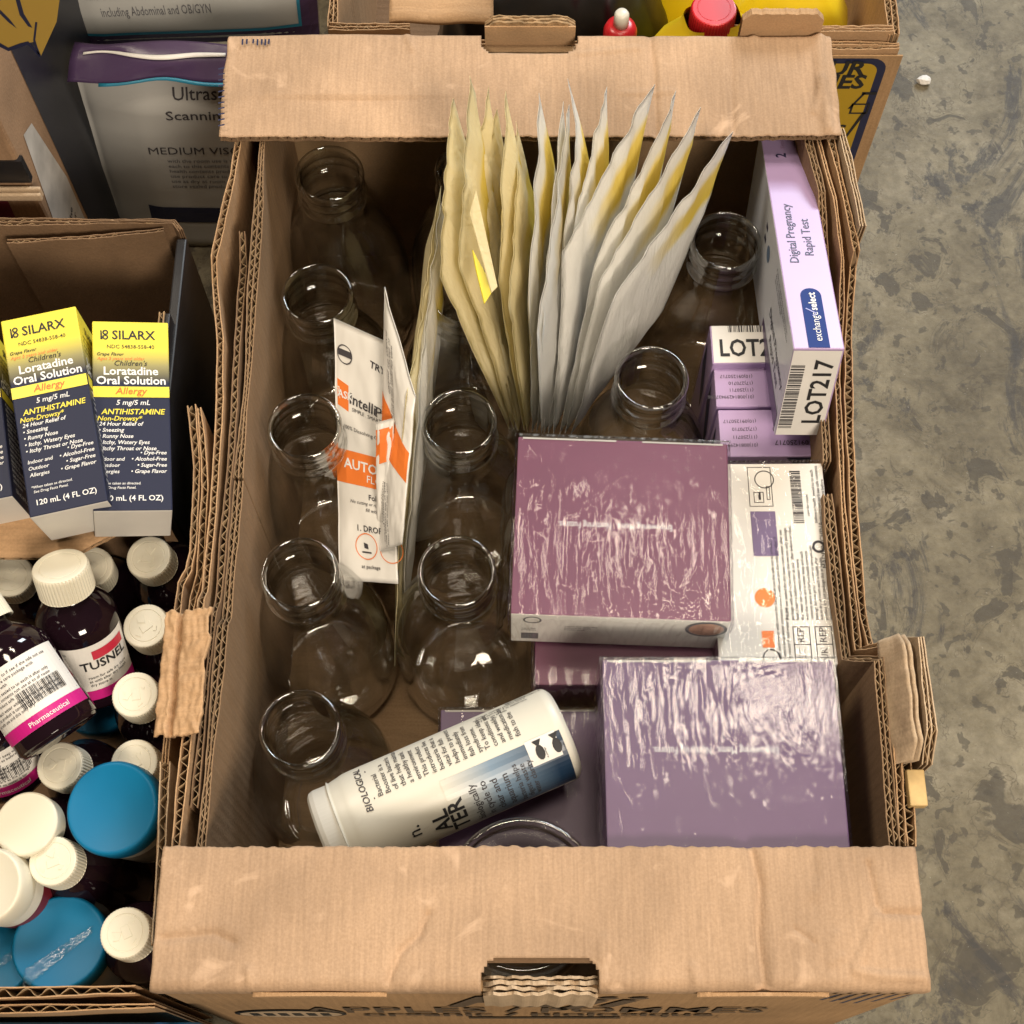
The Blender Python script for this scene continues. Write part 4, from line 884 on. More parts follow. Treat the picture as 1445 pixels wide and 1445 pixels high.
# medicine cartons: yellow fading to navy, lying face up, feet towards us
gm2, N, L, p = new_mat('yellow_navy_fade'); p.inputs['Roughness'].default_value = .5; p.inputs['Specular IOR Level'].default_value = .25
tc = N.new('ShaderNodeTexCoord'); sp = N.new('ShaderNodeSeparateXYZ'); L.new(tc.outputs['Object'], sp.inputs[0]); mr = N.new('ShaderNodeMapRange'); mr.inputs[1].default_value = -.067; mr.inputs[2].default_value = .067; L.new(sp.outputs['Y'], mr.inputs[0])
rp = N.new('ShaderNodeValToRGB'); e_ = rp.color_ramp.elements; e_[0].position = .655; e_[0].color = (.014, .018, .045, 1); e_[1].position = .84; e_[1].color = (.80, .68, .07, 1); k_ = e_.new(.74); k_.color = (.30, .27, .12, 1); L.new(mr.outputs[0], rp.inputs[0]); L.new(rp.outputs[0], p.inputs['Base Color'])
def medicine(top, sx, label, sz=.045):
    """top: far-left, far-right, near-right, near-left points of the face"""
    ctr = sum(top, Vector()) / 4; uy = ((top[0] + top[1]) - (top[2] + top[3])).normalized(); ux = ((top[1] + top[2]) - (top[0] + top[3])).normalized(); uz = ux.cross(uy).normalized(); ux = uy.cross(uz)
    sy = ((top[0] - top[3]).length + (top[1] - top[2]).length) / 2; o = ctr - uz * sz
    M = Matrix(((ux.x, uy.x, uz.x, o.x), (ux.y, uy.y, uz.y, o.y), (ux.z, uy.z, uz.z, o.z), (0, 0, 0, 1)))
    e = thing('medicine_carton', label, 'carton', M, 'yellow and navy medicine cartons')
    bd = card_body(e, sx, sy, sz, [gm2, card_white], [0, 0, 1, 0, 1, 0]); fc = faces(sx, sy, sz); tf = fc['top']; s = sx / .047
    ink('yellow_band', bd, tf, [Q(-sx/2 + .0003, sy*.088, sx/2 - .0003, sy*.145)], ink_yellow, .0003); ink('yellow_band', bd, fc['right'], [Q(sy*.088, -sz/2 + .0003, sy*.145, sz/2 - .0003)], ink_yellow, .0003)
    ink('lettering', bd, tf, [T('SILARX', .0088*s, .002*s, sy*.402, 'c', .015, 0, 0, .95), T('NDC 54838-558-40', .0036*s, 0, sy*.352, 'c', .004), T('Grape Flavor', .0031*s, -sx*.44, sy*.312, 'l', .01, .25), T("Children's", .0050*s, 0, sy*.258, 'c', .006, .25)], ink_black)
    ink('emblem', bd, tf, [P([(-.0185*s, sy*.400), (-.0172*s, sy*.400), (-.0178*s, sy*.45), (-.0185*s, sy*.45)]), DISC(-.0155*s, sy*.412, .0018*s, .0009*s), DISC(-.0155*s, sy*.438, .0018*s, .0009*s)], ink_black)
    ink('lettering', bd, tf, [T('Ages 2 years and older', .0031*s, -sx*.44, sy*.288, 'l', .0, .25)], ink_orange, .0003)
    ink('lettering', bd, tf, [T('Allergy', .0066*s, 0, sy*.104, 'c', .012, .2)], flat('amber_ink', (.75, .14, .01), .4), .0006)
    ink('lettering', bd, tf, [T('Loratadine', .0078*s, 0, sy*.209, 'c', .02, 0), T('Oral Solution', .0078*s, 0, sy*.158, 'c', .02, 0), T('5 mg/5 mL', .0048*s, .001, sy*.048, 'c', .008, .2),
        T('24 Hour Relief of', .0037*s, -sx*.42, -sy*.062, 'l', .012, .25), T('\u2022 Sneezing', .0037*s, -sx*.42, -sy*.094, 'l', .012, .25), T('\u2022 Runny Nose', .0037*s, -sx*.42, -sy*.126, 'l', .012, .25), T('\u2022 Itchy, Watery Eyes', .0037*s, -sx*.42, -sy*.158, 'l', .012, .25), T('\u2022 Itchy Throat or Nose', .0037*s, -sx*.42, -sy*.19, 'l', .012, .25),
        T('\u2022 Dye-Free', .0036*s, sx*.44, -sy*.212, 'r', .012, .25), T('\u2022 Alcohol-Free', .0036*s, sx*.44, -sy*.244, 'r', .012, .25), T('\u2022 Sugar-Free', .0036*s, sx*.44, -sy*.276, 'r', .012, .25), T('\u2022 Grape Flavor', .0036*s, sx*.44, -sy*.308, 'r', .012, .25),
        T('Indoor and', .0034*s, -sx*.42, -sy*.244, 'l', .008, .2), T('Outdoor', .0034*s, -sx*.42, -sy*.276, 'l', .008, .2), T('Allergies', .0034*s, -sx*.42, -sy*.308, 'l', .008, .2), T('*When taken as directed.', .0024*s, -sx*.42, -sy*.366, 'l', .006, .2), T('See Drug Facts Panel.', .0024*s, -sx*.40, -sy*.388, 'l', .006, .2), T('120 mL (4 FL OZ)', .0050*s, 0, -sy*.448, 'c', .012)], ink_white)
    ink('lettering', bd, tf, [T('ANTIHISTAMINE', .0052*s, .001, -sy*.002, 'c', .015, .2), T('Non-Drowsy*', .0046*s, -sx*.44, -sy*.036, 'l', .012, .25)], ink_yellow, .0003)
    rf = frame((sx/2, 0, sz/2), (0, 0, -1), (0, 1, 0))
    ink('lettering', bd, rf, [T('Loratadine', .0080*s, 0, sy*.207, 'c', .02), T('Oral Solution', .0080*s, 0, sy*.158, 'c', .02)] + [FINE(-sx*.38, sy*.06 - i * sy * .12, .030, .0036, 4, i) for i in range(4)] + [T('120 mL (4 FL OZ)', .0040*s, 0, -sy*.448, 'c', .008)], ink_white)
    ink('lettering', bd, rf, [T('SILARX', .0070*s, .002*s, sy*.402, 'c', .015), FINE(-sx*.36, sy*.36, .028, .0034, 4, 9)], ink_black)
    return e
za, zb = .296, .284
medicine([at(-1, 453, za), at(108, 432, za), at(152, 708, zb), at(42, 730, zb)], .0455, 'yellow and navy allergy medicine carton tilted, overlapping its neighbour')
medicine([at(130, 458, .284), at(237, 450, .274), at(240, 718, .266), at(135, 724, .276)], .0455, 'yellow and navy allergy medicine carton standing straight by the black wall')
medicine([at(-112, 484, .279), at(-10, 468, .279), at(16, 700, .272), at(-90, 722, .272)], .0455, 'medicine carton cut off by the left picture edge')

# ------------------------------------------------------------------ left: carton of bottles
b2 = thing('cardboard_box', 'open carton at lower left packed with capped bottles', 'box', Matrix.Translation((0, 0, .002)))
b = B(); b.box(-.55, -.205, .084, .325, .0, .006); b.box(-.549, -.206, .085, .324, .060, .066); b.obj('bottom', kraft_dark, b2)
LW = lambda pts: [(-.1885 + (x + .199) * .72, y, z) for y, x, z in pts]
board('side_wall', LW([(.425, -.2165, .246), (.41, -.2130, .246), (.385, -.2085, .240), (.33, -.2070, .236), (.318, -.2085, .236), (.308, -.2130, .238), (.262, -.2150, .240)]), .004, b2, kraft_wall, .0050, 1, seed=31, wl=.0095)
board('side_wall', LW([(.423, -.2095, .246), (.395, -.2035, .243), (.372, -.2000, .240), (.315, -.1990, .236), (.300, -.2025, .236), (.262, -.2055, .240)]), .004, b2, kraft_wall, .0046, 1, seed=32, wl=.0095)
board('side_wall', LW([(.282, -.2120, .240), (.24, -.2125, .240), (.20, -.2120, .238), (.165, -.2110, .236), (.14, -.2105, .230), (.1, -.210, .228)]), .004, b2, kraft_wall, .0042, 2, seed=34)
board('side_wall', LW([(.198, -.2095, .246), (.17, -.2075, .246), (.140, -.2055, .244), (.1, -.205, .236)]), .004, b2, kraft_pale, .0062, 1, seed=35, wl=.0105)
board('front_wall', [(-.55, .0725, .222), (-.40, .0735, .223), (-.30, .0750, .224), (-.205, .0770, .226)], .004, b2, kraft_wall, .0060, 1, seed=37, wl=.0125)
board('front_wall', [(-.55, .0650, .216), (-.40, .0655, .217), (-.30, .0670, .218), (-.195, .0690, .219)], .004, b2, kraft_wall, .0050, 1, seed=39, wl=.0125)
b = B(); b.box(-.5, -.17, .030, .062, 0, .205); tag(b.obj('blue_bin', flat('blue_bin_plastic', (.012, .11, .24), .4), None, bevel=.004), 'sliver of blue plastic bin in front of the bottle carton', 'bin')

dark_glass = flat('dark_syrup_glass', (.010, .004, .007), .07, spec=.6)
# ribbed cap with raised ring and embossed arrows
def cap_mesh(r, h, plain=False):
    b = B(); n = 144; v = []; f = []
    prof = [(1.0, 0, 0), (1.0, .02, 1), (1.0, .86, 1), (.985, .93, 1), (.95, .985, 0), (.90, 1.0, 0), (.74, 1.0, 0), (.725, .985, 0), (.70, .985, 0), (.685, 1.0, 0), (.01, 1.0, 0)]
    if plain: prof = [(1.0, 0, 0), (1.0, .90, 0), (.98, .96, 0), (.94, .995, 0), (.90, 1, 0), (.01, 1.0, 0)]
    for i in range(n):
        a = 2 * math.pi * i / n
        for rr_, zz, rib in prof:
            q = r * rr_ - (r * .035 if rib and i % 3 == 0 else 0); v.append((q * math.cos(a), q * math.sin(a), h * zz))
    m_ = len(prof)
    for i in range(n):
        j = (i + 1) % n
        for k in range(m_ - 1): f.append([i*m_+k, j*m_+k, j*m_+k+1, i*m_+k+1])
    f.append([i*m_ + m_ - 1 for i in range(n)])
    return v, f
def bottle(px, py, zt, label, r=.0143, tilt=(0, 0), spin=0, br=.0235, H=.118, mat=None, plain=False, kind='capped_bottle', ch=.0165, shift=None):
    q = at(px, py, zt); e = thing(kind, label, 'bottle', Matrix.Translation(q) @ Matrix.Rotation(R(tilt[0]), 4, 'X') @ Matrix.Rotation(R(tilt[1]), 4, 'Y') @ Matrix.Translation((0, 0, -H)), 'capped syrup bottles in the lower left carton')
    b = B(); nh = H - ch; b.lathe(spline([(.0001, .001), (br*.8, 0), (br*.96, .002), (br, .007), (br, nh*.45), (br, nh*.74), (br*.93, nh*.82), (br*.72, nh*.90), (r*.85, nh*.96), (r*.8, nh), (r*.8, nh + .006)], 4), 40)
    bo = b.obj('body', dark_glass, e, smooth=True)
    v, f = cap_mesh(r, ch, plain); v = [(x, y, z + nh) for x, y, z in v]; co = mesh('cap', v, f, mat or cap_white, e)
    if not plain:
        c_, s_ = math.cos(spin), math.sin(spin); b = B()
        for pts in ([(-.35, -.1), (.15, -.32), (.28, -.02), (-.18, .22)], [(.10, .05), (.42, .30), (.20, .34), (.12, .52), (-.05, .36)], [(-.52, -.12), (-.38, -.02), (-.44, .12), (-.55, .16)], [(-.05, -.42), (.02, -.54), (.22, -.46), (.16, -.38)]):
            n = len(pts); lo = [((x*c_ - y*s_) * r, (x*s_ + y*c_) * r, H - .0002) for x, y in pts]; hi = [(x, y, H + .00035) for x, y, z in lo]
            ce = Vector((sum(x for x, y, z in hi) / n, sum(y for x, y, z in hi) / n, 0)); hi = [(x + (ce.x - x) * .08, y + (ce.y - y) * .08, z) for x, y, z in hi]
            b.add(lo + hi, [list(range(n, 2*n))] + [[i, (i+1) % n, n + (i+1) % n, n + i] for i in range(n)])
        em = b.obj('embossing', mat or cap_white, co); em['kind'] = 'stuff'
    return e, br
for px, py, zt, tl, spin, lab in [
    (209, 786, .212, (4, -4), .3, 'dark bottle whose white ribbed cap sits top right, under the cardboard flap'), (205, 883, .210, (3, -3), 1.1, 'dark bottle with white ribbed cap, second down along the right wall'),
    (190, 980, .212, (2, -2), 2.2, 'dark bottle with white ribbed cap, third down along the right wall'), (189, 1076, .212, (2, -2), 2.6, 'dark bottle with white cap partly behind the upper blue lid'),
    (84, 1080, .210, (4, -5), 1.9, 'dark bottle with white cap below the tilted labelled bottle'), (74, 1215, .216, (2, -4), .8, 'dark bottle with white cap left of the upper blue-lidded jar'),
    (176, 1316, .218, (0, -1), 2.5, 'dark bottle with white cap in the lower right corner, beside the film-covered blue lid'), (128, 800, .198, (0, 4), 1.5, 'dark bottle whose cap peeks out behind the TUSNEL bottle'),
    (14, 812, .205, (6, 5), .2, 'dark bottle with greyish cap at the left edge below the cardboard flap')]:
    bottle(px, py, zt, lab, tilt=tl, spin=spin)
bottle(36, 1162, .219, 'dark bottle with a plain smooth white cap at left', r=.0185, plain=True, tilt=(0, -4), ch=.014)
# wide white pot at the left edge
def pot(px, py, zt, r, h, lidmat, bodymat, label, tilt=(0, 0), lidh=.016, band=None, film_on=False):
    q = at(px, py, zt); e = thing('lidded_pot', label, 'pot', Matrix.Translation(q) @ Matrix.Rotation(R(tilt[0]), 4, 'X') @ Matrix.Rotation(R(tilt[1]), 4, 'Y') @ Matrix.Translation((0, 0, -h)))
    b = B(); b.lathe(spline([(.0001, .001), (r*.85, 0), (r*.95, .003), (r*.96, .01), (r*.96, h - lidh - .006), (r*.90, h - lidh)], 4), 56); bo = b.obj('body', bodymat, e, smooth=True)
    b = B(); b.lathe([(r*.97, h - lidh - .002), (r*1.0, h - lidh), (r, h - .004), (r*.985, h - .0018), (r*.955, h - .0003), (r*.92, h), (r*.88, h - .0004), (.0001, h - .0002)], 72); b.obj('lid', lidmat, e, smooth=True)
    if band:
        b = B(); b.lathe([(r*.967, .012), (r*.967, h - lidh - .012)], 56); b.obj('label_band', band, e, smooth=True)
    if film_on:
        def tape(u, v):
            x = (-.62 + 1.30 * u) * r; y = (-.62 + .95 * u - (.42 - .25 * u) * (v - .15)) * r
            return Vector((x, y, h + .0006 + .0012 * abs(nz(u * 7, v * 6, 3)) + .0007 * abs(nz(u * 18, v * 14, 6))))
        sheet('clear_tape', e, film_x, 40, 26, tape, .0001)
    return e
pot(157, 1140, .224, .0272, .075, blue_plastic, white_plastic, 'white pot with a bright blue lid, standing near the right wall', (6, -5), band=flat('grey_label', (.30, .27, .22), .5, noise_amt=.3, nscale=80))
pot(83, 1330, .190, .0275, .070, blue_plastic, white_plastic, 'white pot with blue lid covered in crinkled clear tape', (-3, 2), film_on=True)
pot(135, 985, .155, .024, .060, blue_plastic, white_plastic, 'blue-lidded pot deep in shadow below the TUSNEL bottle', (5, 0))
pot(-20, 1250, .222, .0215, .070, cap_white, white_plastic, 'white pot with dark red label at the left picture edge', (4, -10), band=flat('maroon_label', (.14, .012, .02), .4))
pot(-6, 1352, .180, .022, .05, blue_plastic, white_plastic, 'blue-lidded pot under crinkled film at the lower left edge', film_on=True)
# two labelled bottles lying at an angle on top
def labelled(base, top, label, text_side, seed, br=.0245, capped=True, roll=0):
    ax = (top - base); H = ax.length; zax = ax.normalized(); sd = zax.cross(Vector((0, 0, 1))).normalized(); up = sd.cross(zax)
    M = Matrix(((sd.x, up.x, zax.x, base.x), (sd.y, up.y, zax.y, base.y), (sd.z, up.z, zax.z, base.z), (0, 0, 0, 1)))
    M = M @ Matrix.Rotation(R(roll), 4, 'Z')
    e = thing('labelled_bottle', label, 'bottle', M, 'bottles with white and magenta labels')
    r = .0150; ch = .018 if capped else 0; nh = H - ch
    b = B(); b.lathe(spline([(.0001, .002), (br*.8, .0005), (br*.96, .003), (br, .008), (br, nh*.5), (br, nh*.70), (br*.95, nh*.78), (br*.76, nh*.87), (r*.86, nh*.95), (r*.8, nh), (r*.8, nh + .006)], 5), 48); bo = b.obj('body', dark_glass, e, smooth=True)
    if capped:
        v, f = cap_mesh(r * 1.12, ch); mesh('cap', [(x, y, z + nh) for x, y, z in v], f, cap_white, e)
    def wr(x, y, lift): t = x / br; return Vector(((br + lift) * math.sin(t), (br + lift) * math.cos(t), y))
    lo, hi = nh * .14, nh * .66; w_ = br * 1.25
    ink('paper_label', bo, None, [Q(-w_, lo, w_, hi)], paper_white, .0003, wr, .003)
    ink('magenta_band', bo, None, [Q(-w_, lo, w_, lo + .0075)], ink_pink, .0006, wr, .003)
    if text_side == 0:
        ink('lettering', bo, None, [T('TUSNEL', .0088, .011, (lo + hi)/2 + .003, 'c', .02), FINE(-.002, (lo + hi)/2 - .004, .026, .003, 3, 4)], ink_black, .0007, wr)
        ink('lettering', bo, None, [FINE(-w_ + .003, hi - .005, .018, .003, 9, 2)], ink_grey, .0006, wr)
        ink('red_tile', bo, None, [Q(.004, hi - .011, .027, hi - .0045)], ink_red, .0007, wr, .003)
    else:
        ink('lettering', bo, None, [FINE(-w_ + .003, hi - .005 - .009 * i, 2 * w_ - .008, .0028, 3, i + seed) for i in range(3)] + [Q(-w_ + .002, hi - .013 - .009 * i, w_ - .002, hi - .0127 - .009 * i) for i in range(3)], ink_soft, .0006, wr)
        ink('barcode', bo, None, [BARC(-.006, lo + .0125, .028, .010, 6)], ink_black, .0007, wr)
        ink('lettering', bo, None, [T('Pharmaceutical', .0042, .004, lo + .0022, 'c', .006)], ink_white, .0009, wr)
    return e
labelled(at(140, 968, .172), at(84, 798, .258), 'upright tilted TUSNEL syrup bottle with white cap and white label', 0, 3, roll=-12)
labelled(at(88, 1042, .232), at(-42, 850, .262), 'dark bottle lying with its barcode label facing up', 1, 7, .0255)
labelled(at(18, 1098, .178), at(-50, 960, .250), 'bottle with magenta label band at the left picture edge', 1, 9, .0235)

# ------------------------------------------------------------------ behind, left: gel bags and a printed carton
bag_white = flat('bag_film_white', (.44, .44, .42), .33, bump=.12, nscale=30)
bag_purple = flat('bag_film_purple', (.060, .035, .085), .25, bump=.2, nscale=40)
def soft_bag(label, a, b_, c, d, bul, seed, nm='gel_bag'):
    o, wp_, W_, H_ = pouch(label, [a, b_, c, d], seed, bul, 'white ultrasound gel bags', bag_white, 40, 40); o.name = nm; o['category'] = 'bag'
    return o, wp_, W_, H_
Yp = .722
a, d = atY(176, 345, Yp), atY(104, 96, Yp + .012); wx = Vector((.235, 0, 0))
g1, gw, W1, H1 = soft_bag('white ultrasound gel bag standing behind the medicine carton', a, a + wx * .93, d + wx, d, .035, 21)
def loc1(px, py):
    q = atY(px, py, Yp - .012); return (q.x - a.x - (d.x - a.x) * (q.z - a.z) / (d.z - a.z)) , (q.z - a.z) / (d.z - a.z) * H1
def put(tx, px, py, size, bold=0, width=None): x, y = loc1(px, py); return T(tx, size, x, y, 'l', bold, 0, 0, 1, width)
x1, y1 = loc1(216, 311); x2, y2 = loc1(330, 291)
ink('lettering', g1, None, [put('Ultrasound', 239, 155, .0135, .008), put('Scanning Gel', 232, 176, .0135, .008), put('MEDIUM VISCOSITY', 210, 221, .0118, .001)], ink_soft, .0006, gw)
fx_, fy_ = loc1(236, 232); ink('lettering', g1, None, [FINE(fx_, fy_, .075, .0062, 6, 3)], ink_grey, .0006, gw)
ink('dark_bar', g1, None, [Q(x1, y1, x2, y2)], ink_navy, .0006, gw, .006)
# purple gusset folded over its top
def gus(u, v):
    q = d.lerp(d + wx, u); z = .004 + .030 * v; t = .006 * nz(u * 5, v * 2, 4)
    return Vector((q.x + .006 * (1 - u) * v, q.y - .020 + .026 * v + t, q.z + .007 + z * .42 + .003 * math.sin(v * 3.1)))
sheet('purple_gusset', g1, bag_purple, 40, 14, lambda u, v: gus(u, v) - a, .0008)
sheet('white_seam', g1, paper_white, 30, 2, lambda u, v: gus(.04 + u * .45, .55 + v * .10) + Vector((0, -.0012, .0012)) - a, .0005)
sheet('teal_edge', g1, ink_teal, 30, 2, lambda u, v: gus(.10 + u * .9, -.05 + v * .07) + Vector((0, -.0015, .001)) - a, .0005)
Y2 = .80
a2 = atY(84, 66, Y2); b2_ = atY(452, 52, Y2); up2 = Vector((0, .10, .26))
g2, gw2, W2, H2 = soft_bag('white ultrasound gel bag with purple rim at the top edge of the picture', a2, b2_, b2_ + up2 + Vector((.01, 0, 0)), a2 + up2 + Vector((-.02, 0, 0)), .03, 33)
ink('purple_rim', g2, None, [Q(.0005, .0005, W2 - .0005, .012), Q(W2 - .014, .012, W2 - .0005, H2 - .01)], bag_purple, .0006, gw2, .006)
ink('teal_edge', g2, None, [Q(.002, .012, W2 - .014, .0145), Q(W2 - .0165, .0145, W2 - .014, H2 - .01)], ink_teal, .0007, gw2, .006)
ink('lettering', g2, None, [T('For General External Ultrasound Imaging Applications', .0115, W2*.42, .0455, 'c', .004, width=W2*.60), T('including Abdominal and OB/GYN', .0115, W2*.42, .0310, 'c', .004, width=W2*.40)], ink_grey, .0007, gw2)
# printed carton at the far left
pcx = -.333
pcb = thing('printed_carton', 'brown carton with yellow fruit print and hand hole at upper left', 'box', Matrix.Translation((pcx, .608, .002)))
b = B(); b.box(-.30, 0, 0, .25, 0, .36); bd = b.obj('body', [kraft('kraft_carton', (.36, .225, .13), (1, 0, 0))], pcb, bevel=.003)
def pf(px, py): q = atY(px, py, .608); return q.x - pcx, q.z - .002
Mp = frame((0, 0, 0), (1, 0, 0), (0, 0, 1))
def poly(pts): return P([pf(x, y) for x, y in pts])
ink('yellow_print', bd, Mp, [poly([(-60, -60), (92, -60), (80, 30), (58, 78), (50, 58), (28, 62), (12, 68), (-2, 60), (-60, 50)])], flat('ochre_print', (.42, .27, .05), .6), .0004)
ink('outline_print', bd, Mp, [poly([(-60, 50), (-2, 58), (12, 66), (28, 60), (40, 57), (58, 76), (56, 80), (40, 62), (28, 66), (12, 71), (-2, 64), (-60, 55)]), poly([(20, -10), (26, -10), (34, 18), (46, 38), (40, 36), (28, 20)]), poly([(0, 12), (14, 26), (24, 39), (12, 30), (0, 18)]), poly([(50, 30), (53, 30), (50, 55), (57, 78), (53, 74), (47, 56)])], ink_navy, .0007)
ink('maroon_print', bd, Mp, [poly([(-60, 262), (2, 262), (30, 325), (40, 400), (-60, 400)])], flat('maroon_print', (.14, .012, .03), .6), .0004)
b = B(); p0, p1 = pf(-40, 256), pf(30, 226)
b.box(p0[0], p1[0], -.0012, .004, p0[1], p1[1]); b.obj('hand_hole_shade', black_matt, bd)  # solid black block, painting the shade inside the cut-out
layered = []
for k in range(2):
    b = B(); b.box(p0[0], p1[0] + .006, -.006 - .0035 * k, -.0030 - .0035 * k, p0[1] - .010, p0[1] - .001 - .002 * k); b.obj('torn_edge', kraft_pale, bd, bevel=.001)
Mr = frame((0, 0, 0), (0, 1, 0), (0, 0, 1))
ink('paper_label', bd, Mr, [P([(.006, .02), (.050, .02), (.054, .16), (.040, .24), (.022, .25), (.006, .17)])], flat('old_paper', (.50, .47, .42), .7, noise_amt=.25, nscale=40), .0004)
ink('lettering', bd, Mr, [FINE(.012, .13, .030, .010, 5, 4, .3)], ink_soft, .0007)
ink('dark_print', bd, Mr, [Q(.058, .0, .245, .355)], flat('dark_navy_print', (.012, .014, .024), .4), .0004)

# ------------------------------------------------------------------ behind, top: carton with a black bag and yellow jugs
cb = thing('cardboard_box', 'carton with yellow printed panel standing behind the apple carton', 'box', Matrix.Translation((0, 0, .002)))
YC = .7195
cl, cr = atY(452, 40, YC + .004), atY(1270, 66, YC + .004)
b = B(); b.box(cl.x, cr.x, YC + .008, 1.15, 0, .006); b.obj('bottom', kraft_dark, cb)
zc = cr.z
b = B(); b.box(cl.x - .001, cr.x + .003, YC, YC + .0012, 0, zc - .007); fwc = b.obj('front_wall', kraft_front, cb)
board('front_wall', [(cl.x, YC + .006, zc + .002), (cl.x + .05, YC + .006, zc + .003), (cl.x + .09, YC + .005, zc), (cr.x - .05, YC + .006, zc - .002), (cr.x, YC + .006, zc - .003)], .004, cb, kraft_wall, .0072, 2, seed=41)
board('front_wall', [(cr.x - .12, YC + .0155, zc + .004), (cr.x - .005, YC + .0155, zc + .004)], .004, cb, kraft_wall, .0070, 2, seed=42)
board('front_wall', [(cl.x + .004, YC + .0175, zc + .004), (cl.x + .062, YC + .0175, zc + .004)], .004, cb, kraft_wall, .0070, 2, seed=46)
board('side_wall', [(cr.x - .004, YC + .012, zc + .002), (cr.x - .003, .90, zc + .002), (cr.x - .003, 1.15, zc + .002)], .004, cb, kraft_wall, .0085, 2, seed=43)
board('side_wall', [(cl.x + .006, YC + .020, zc + .002), (cl.x + .006, 1.15, zc + .002)], .004, cb, kraft_wall, .0085, 2, seed=44)
def innerf(u, v): q = cl.x + .046 + u * .076; return Vector((q, YC + .030 + v * .08, zc - .004 + .006 * v + .002 * nz(u * 3, v * 3)))
sheet('inner_flap', cb, kraft_wall, 20, 10, innerf, .004)
# yellow panel with navy border and words on the front
def cf(px, py): q = atY(px, py, YC); return q.x, q.z - .002
Mc = frame((0, YC, 0), (1, 0, 0), (0, 0, 1)); x1, z1 = cf(1249, 82); xe = x1 - .20; ze = .012
def rrect(x0, z0, x1, z1, r): return P([(x1 - r + r * math.cos(t * .314), z1 - r + r * math.sin(t * .314)) for t in range(6)] + [(x0 + r - r * math.sin(t * .314), z1 - r + r * math.cos(t * .314)) for t in range(6)] + [(x0 + r - r * math.cos(t * .314), z0 + r - r * math.sin(t * .314)) for t in range(6)] + [(x1 - r + r * math.sin(t * .314), z0 + r - r * math.cos(t * .314)) for t in range(6)])
ink('panel_border', fwc, Mc, [rrect(xe, ze, x1 + .003, z1, .012)], ink_navy, .0004); ink('yellow_panel', fwc, Mc, [rrect(xe + .005, ze + .005, x1 - .003, z1 - .005, .009)], flat('mustard_print', (.42, .27, .015), .6), .0007)
def ct(s_, px, py, size, al='r'): x, z = cf(px, py); return T(s_, size, x, z, al, .03, .1)
ink('lettering', fwc, Mc, [ct('YOUR', 1219, 104, .0205), ct('NIES', 1218, 123, .0205), ct('S', 1190, 188, .016), ct('E', 1194, 216, .016)], ink_black, .0010)
x, z = cf(1196, 152); ink('emblem', fwc, Mc, [P([(x, z), (x + .008, z + .018), (x + .010, z + .018), (x + .002, z)]), P([(x + .007, z + .016), (x + .018, z + .016), (x + .018, z + .019), (x + .007, z + .019)]), FRAME(x + .002, z - .006, x + .016, z + .006, .0016), P([(x + .012, z - .004), (x + .015, z - .004), (x + .006, z - .036), (x + .004, z - .036)])], ink_black, .0010)
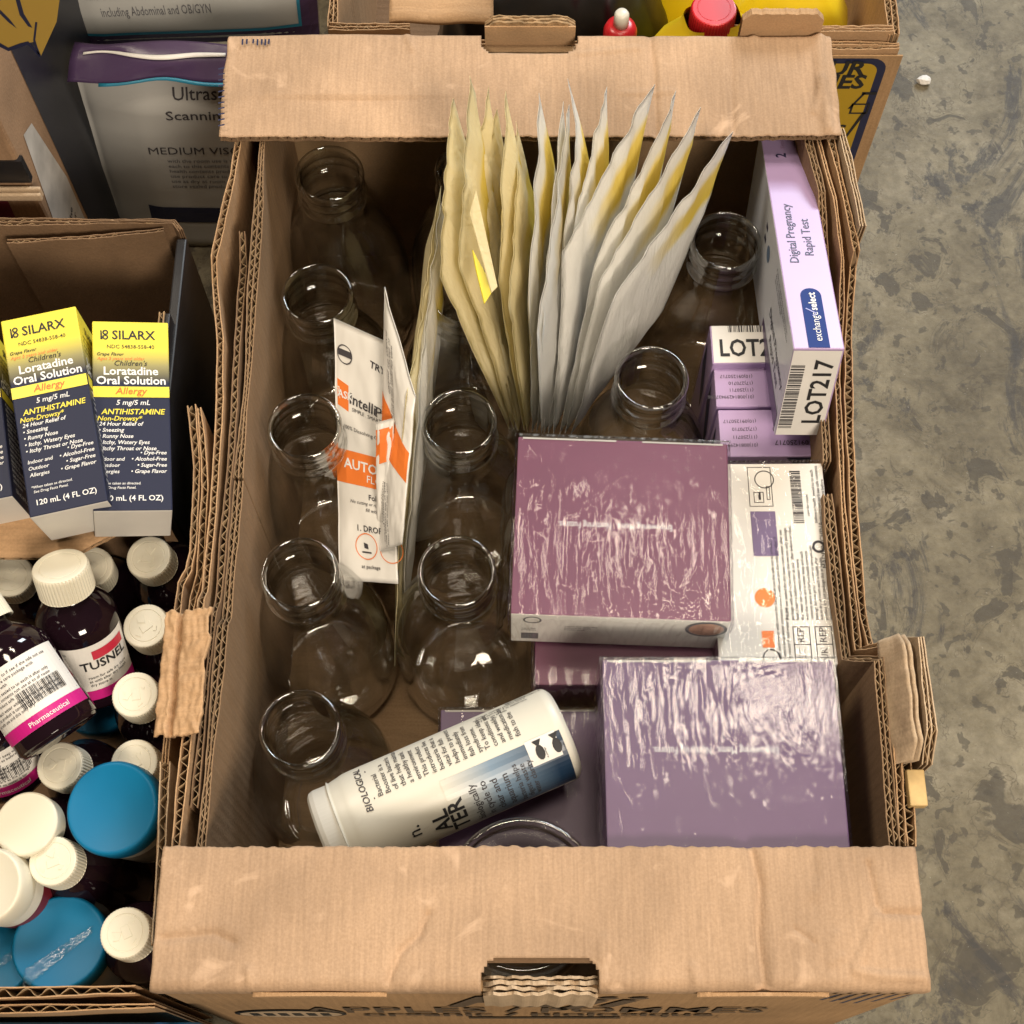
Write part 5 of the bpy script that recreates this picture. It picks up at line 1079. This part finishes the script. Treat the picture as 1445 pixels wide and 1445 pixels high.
# black bag
def blob(label, cat, name, cx, cy, cz, rx, ry, rz, mat, seed, amp):
    bm = bmesh.new(); bmesh.ops.create_icosphere(bm, subdivisions=5, radius=1)
    for q in bm.verts:
        n_ = q.co.normalized(); k = 1 + amp * nz(n_.x * 2.2, n_.y * 2.2, n_.z * 2.2 + seed) + amp * .5 * nz(n_.x * 7, n_.y * 3, n_.z * 5 + seed)
        sq = (abs(n_.x) ** 3 + abs(n_.y) ** 3 + abs(n_.z) ** 3) ** (-1 / 3); q.co = Vector((n_.x * rx, n_.y * ry, n_.z * rz)) * k * sq
    v = [q.co.copy() for q in bm.verts]; f = [[q.index for q in p_.verts] for p_ in bm.faces]; bm.free()
    o = mesh(name, v, f, mat, None, smooth=True); o.location = (cx, cy, cz); return tag(o, label, cat)
blob('black plastic bag in the carton behind, above the far hand hole', 'bag', 'black_bag', .030, .815, .150, .088, .062, .108, flat('black_bag_plastic', (.008, .008, .009), .28, bump=.3, nscale=25), 3, .10)
def jug(px, py, zt, label, rot):
    q = at(px, py, zt); e = thing('yellow_jug', label, 'jug', place((q.x, q.y, .008), rot), 'yellow jugs with red caps in the carton behind')
    H = zt - .008; w_, d_ = .048, .030; v = []; f = []; lev = [(0, 1), (.01, 1.03), (H*.62, 1.03), (H*.74, .98), (H*.84, .72), (H*.90, .46), (H*.93, .42)]; n = 32
    for z, k in lev:
        for i in range(n):
            t = 2 * math.pi * i / n; c_, s_ = math.cos(t), math.sin(t); v.append((w_ * k * math.copysign(abs(c_) ** .55, c_), d_ * (k if z < H*.8 else k * 1.05) * math.copysign(abs(s_) ** .55, s_), z))
    for k in range(len(lev) - 1):
        for i in range(n): j = (i + 1) % n; f.append([k*n+i, k*n+j, (k+1)*n+j, (k+1)*n+i])
    f.append(list(range(n))[::-1]); mesh('body', v, f, yellow_plastic, e, smooth=True)
    cv, cf_ = cap_mesh(.0165, .016, False); mesh('cap', [(x, y, z + H*.90) for x, y, z in cv], cf_, red_plastic, e)
    ink('label_panel', e, frame((0, -d_ * 1.035, H * .42), (1, 0, 0), (0, 0, 1)), [Q(-.03, -.05, .03, .04)], ink_navy, .001)
    return e
jug(1010, -2, .262, 'yellow jug with red cap beside the raised cardboard tab', 12)
jug(1130, -62, .240, 'yellow jug with red cap in the far right corner of that carton', -8)
jug(930, -75, .232, 'yellow jug partly hidden behind the black bag', 4)
q = at(878, 42, .262); e = thing('red_clip', 'small red and white nozzle peeking above the far flap', 'nozzle', place((q.x, q.y + .012, .2), 10))
b = B(); b.lathe([(.0001, 0), (.011, 0), (.0120, .004), (.0120, .048), (.0105, .052), (.007, .054), (.0001, .054)], 32); b.obj('body', red_plastic, e, smooth=True)
b = B(); b.lathe([(.0001, .054), (.0055, .054), (.0052, .064), (.004, .066), (.0001, .066)], 24); b.obj('tip', white_plastic, e, smooth=True)
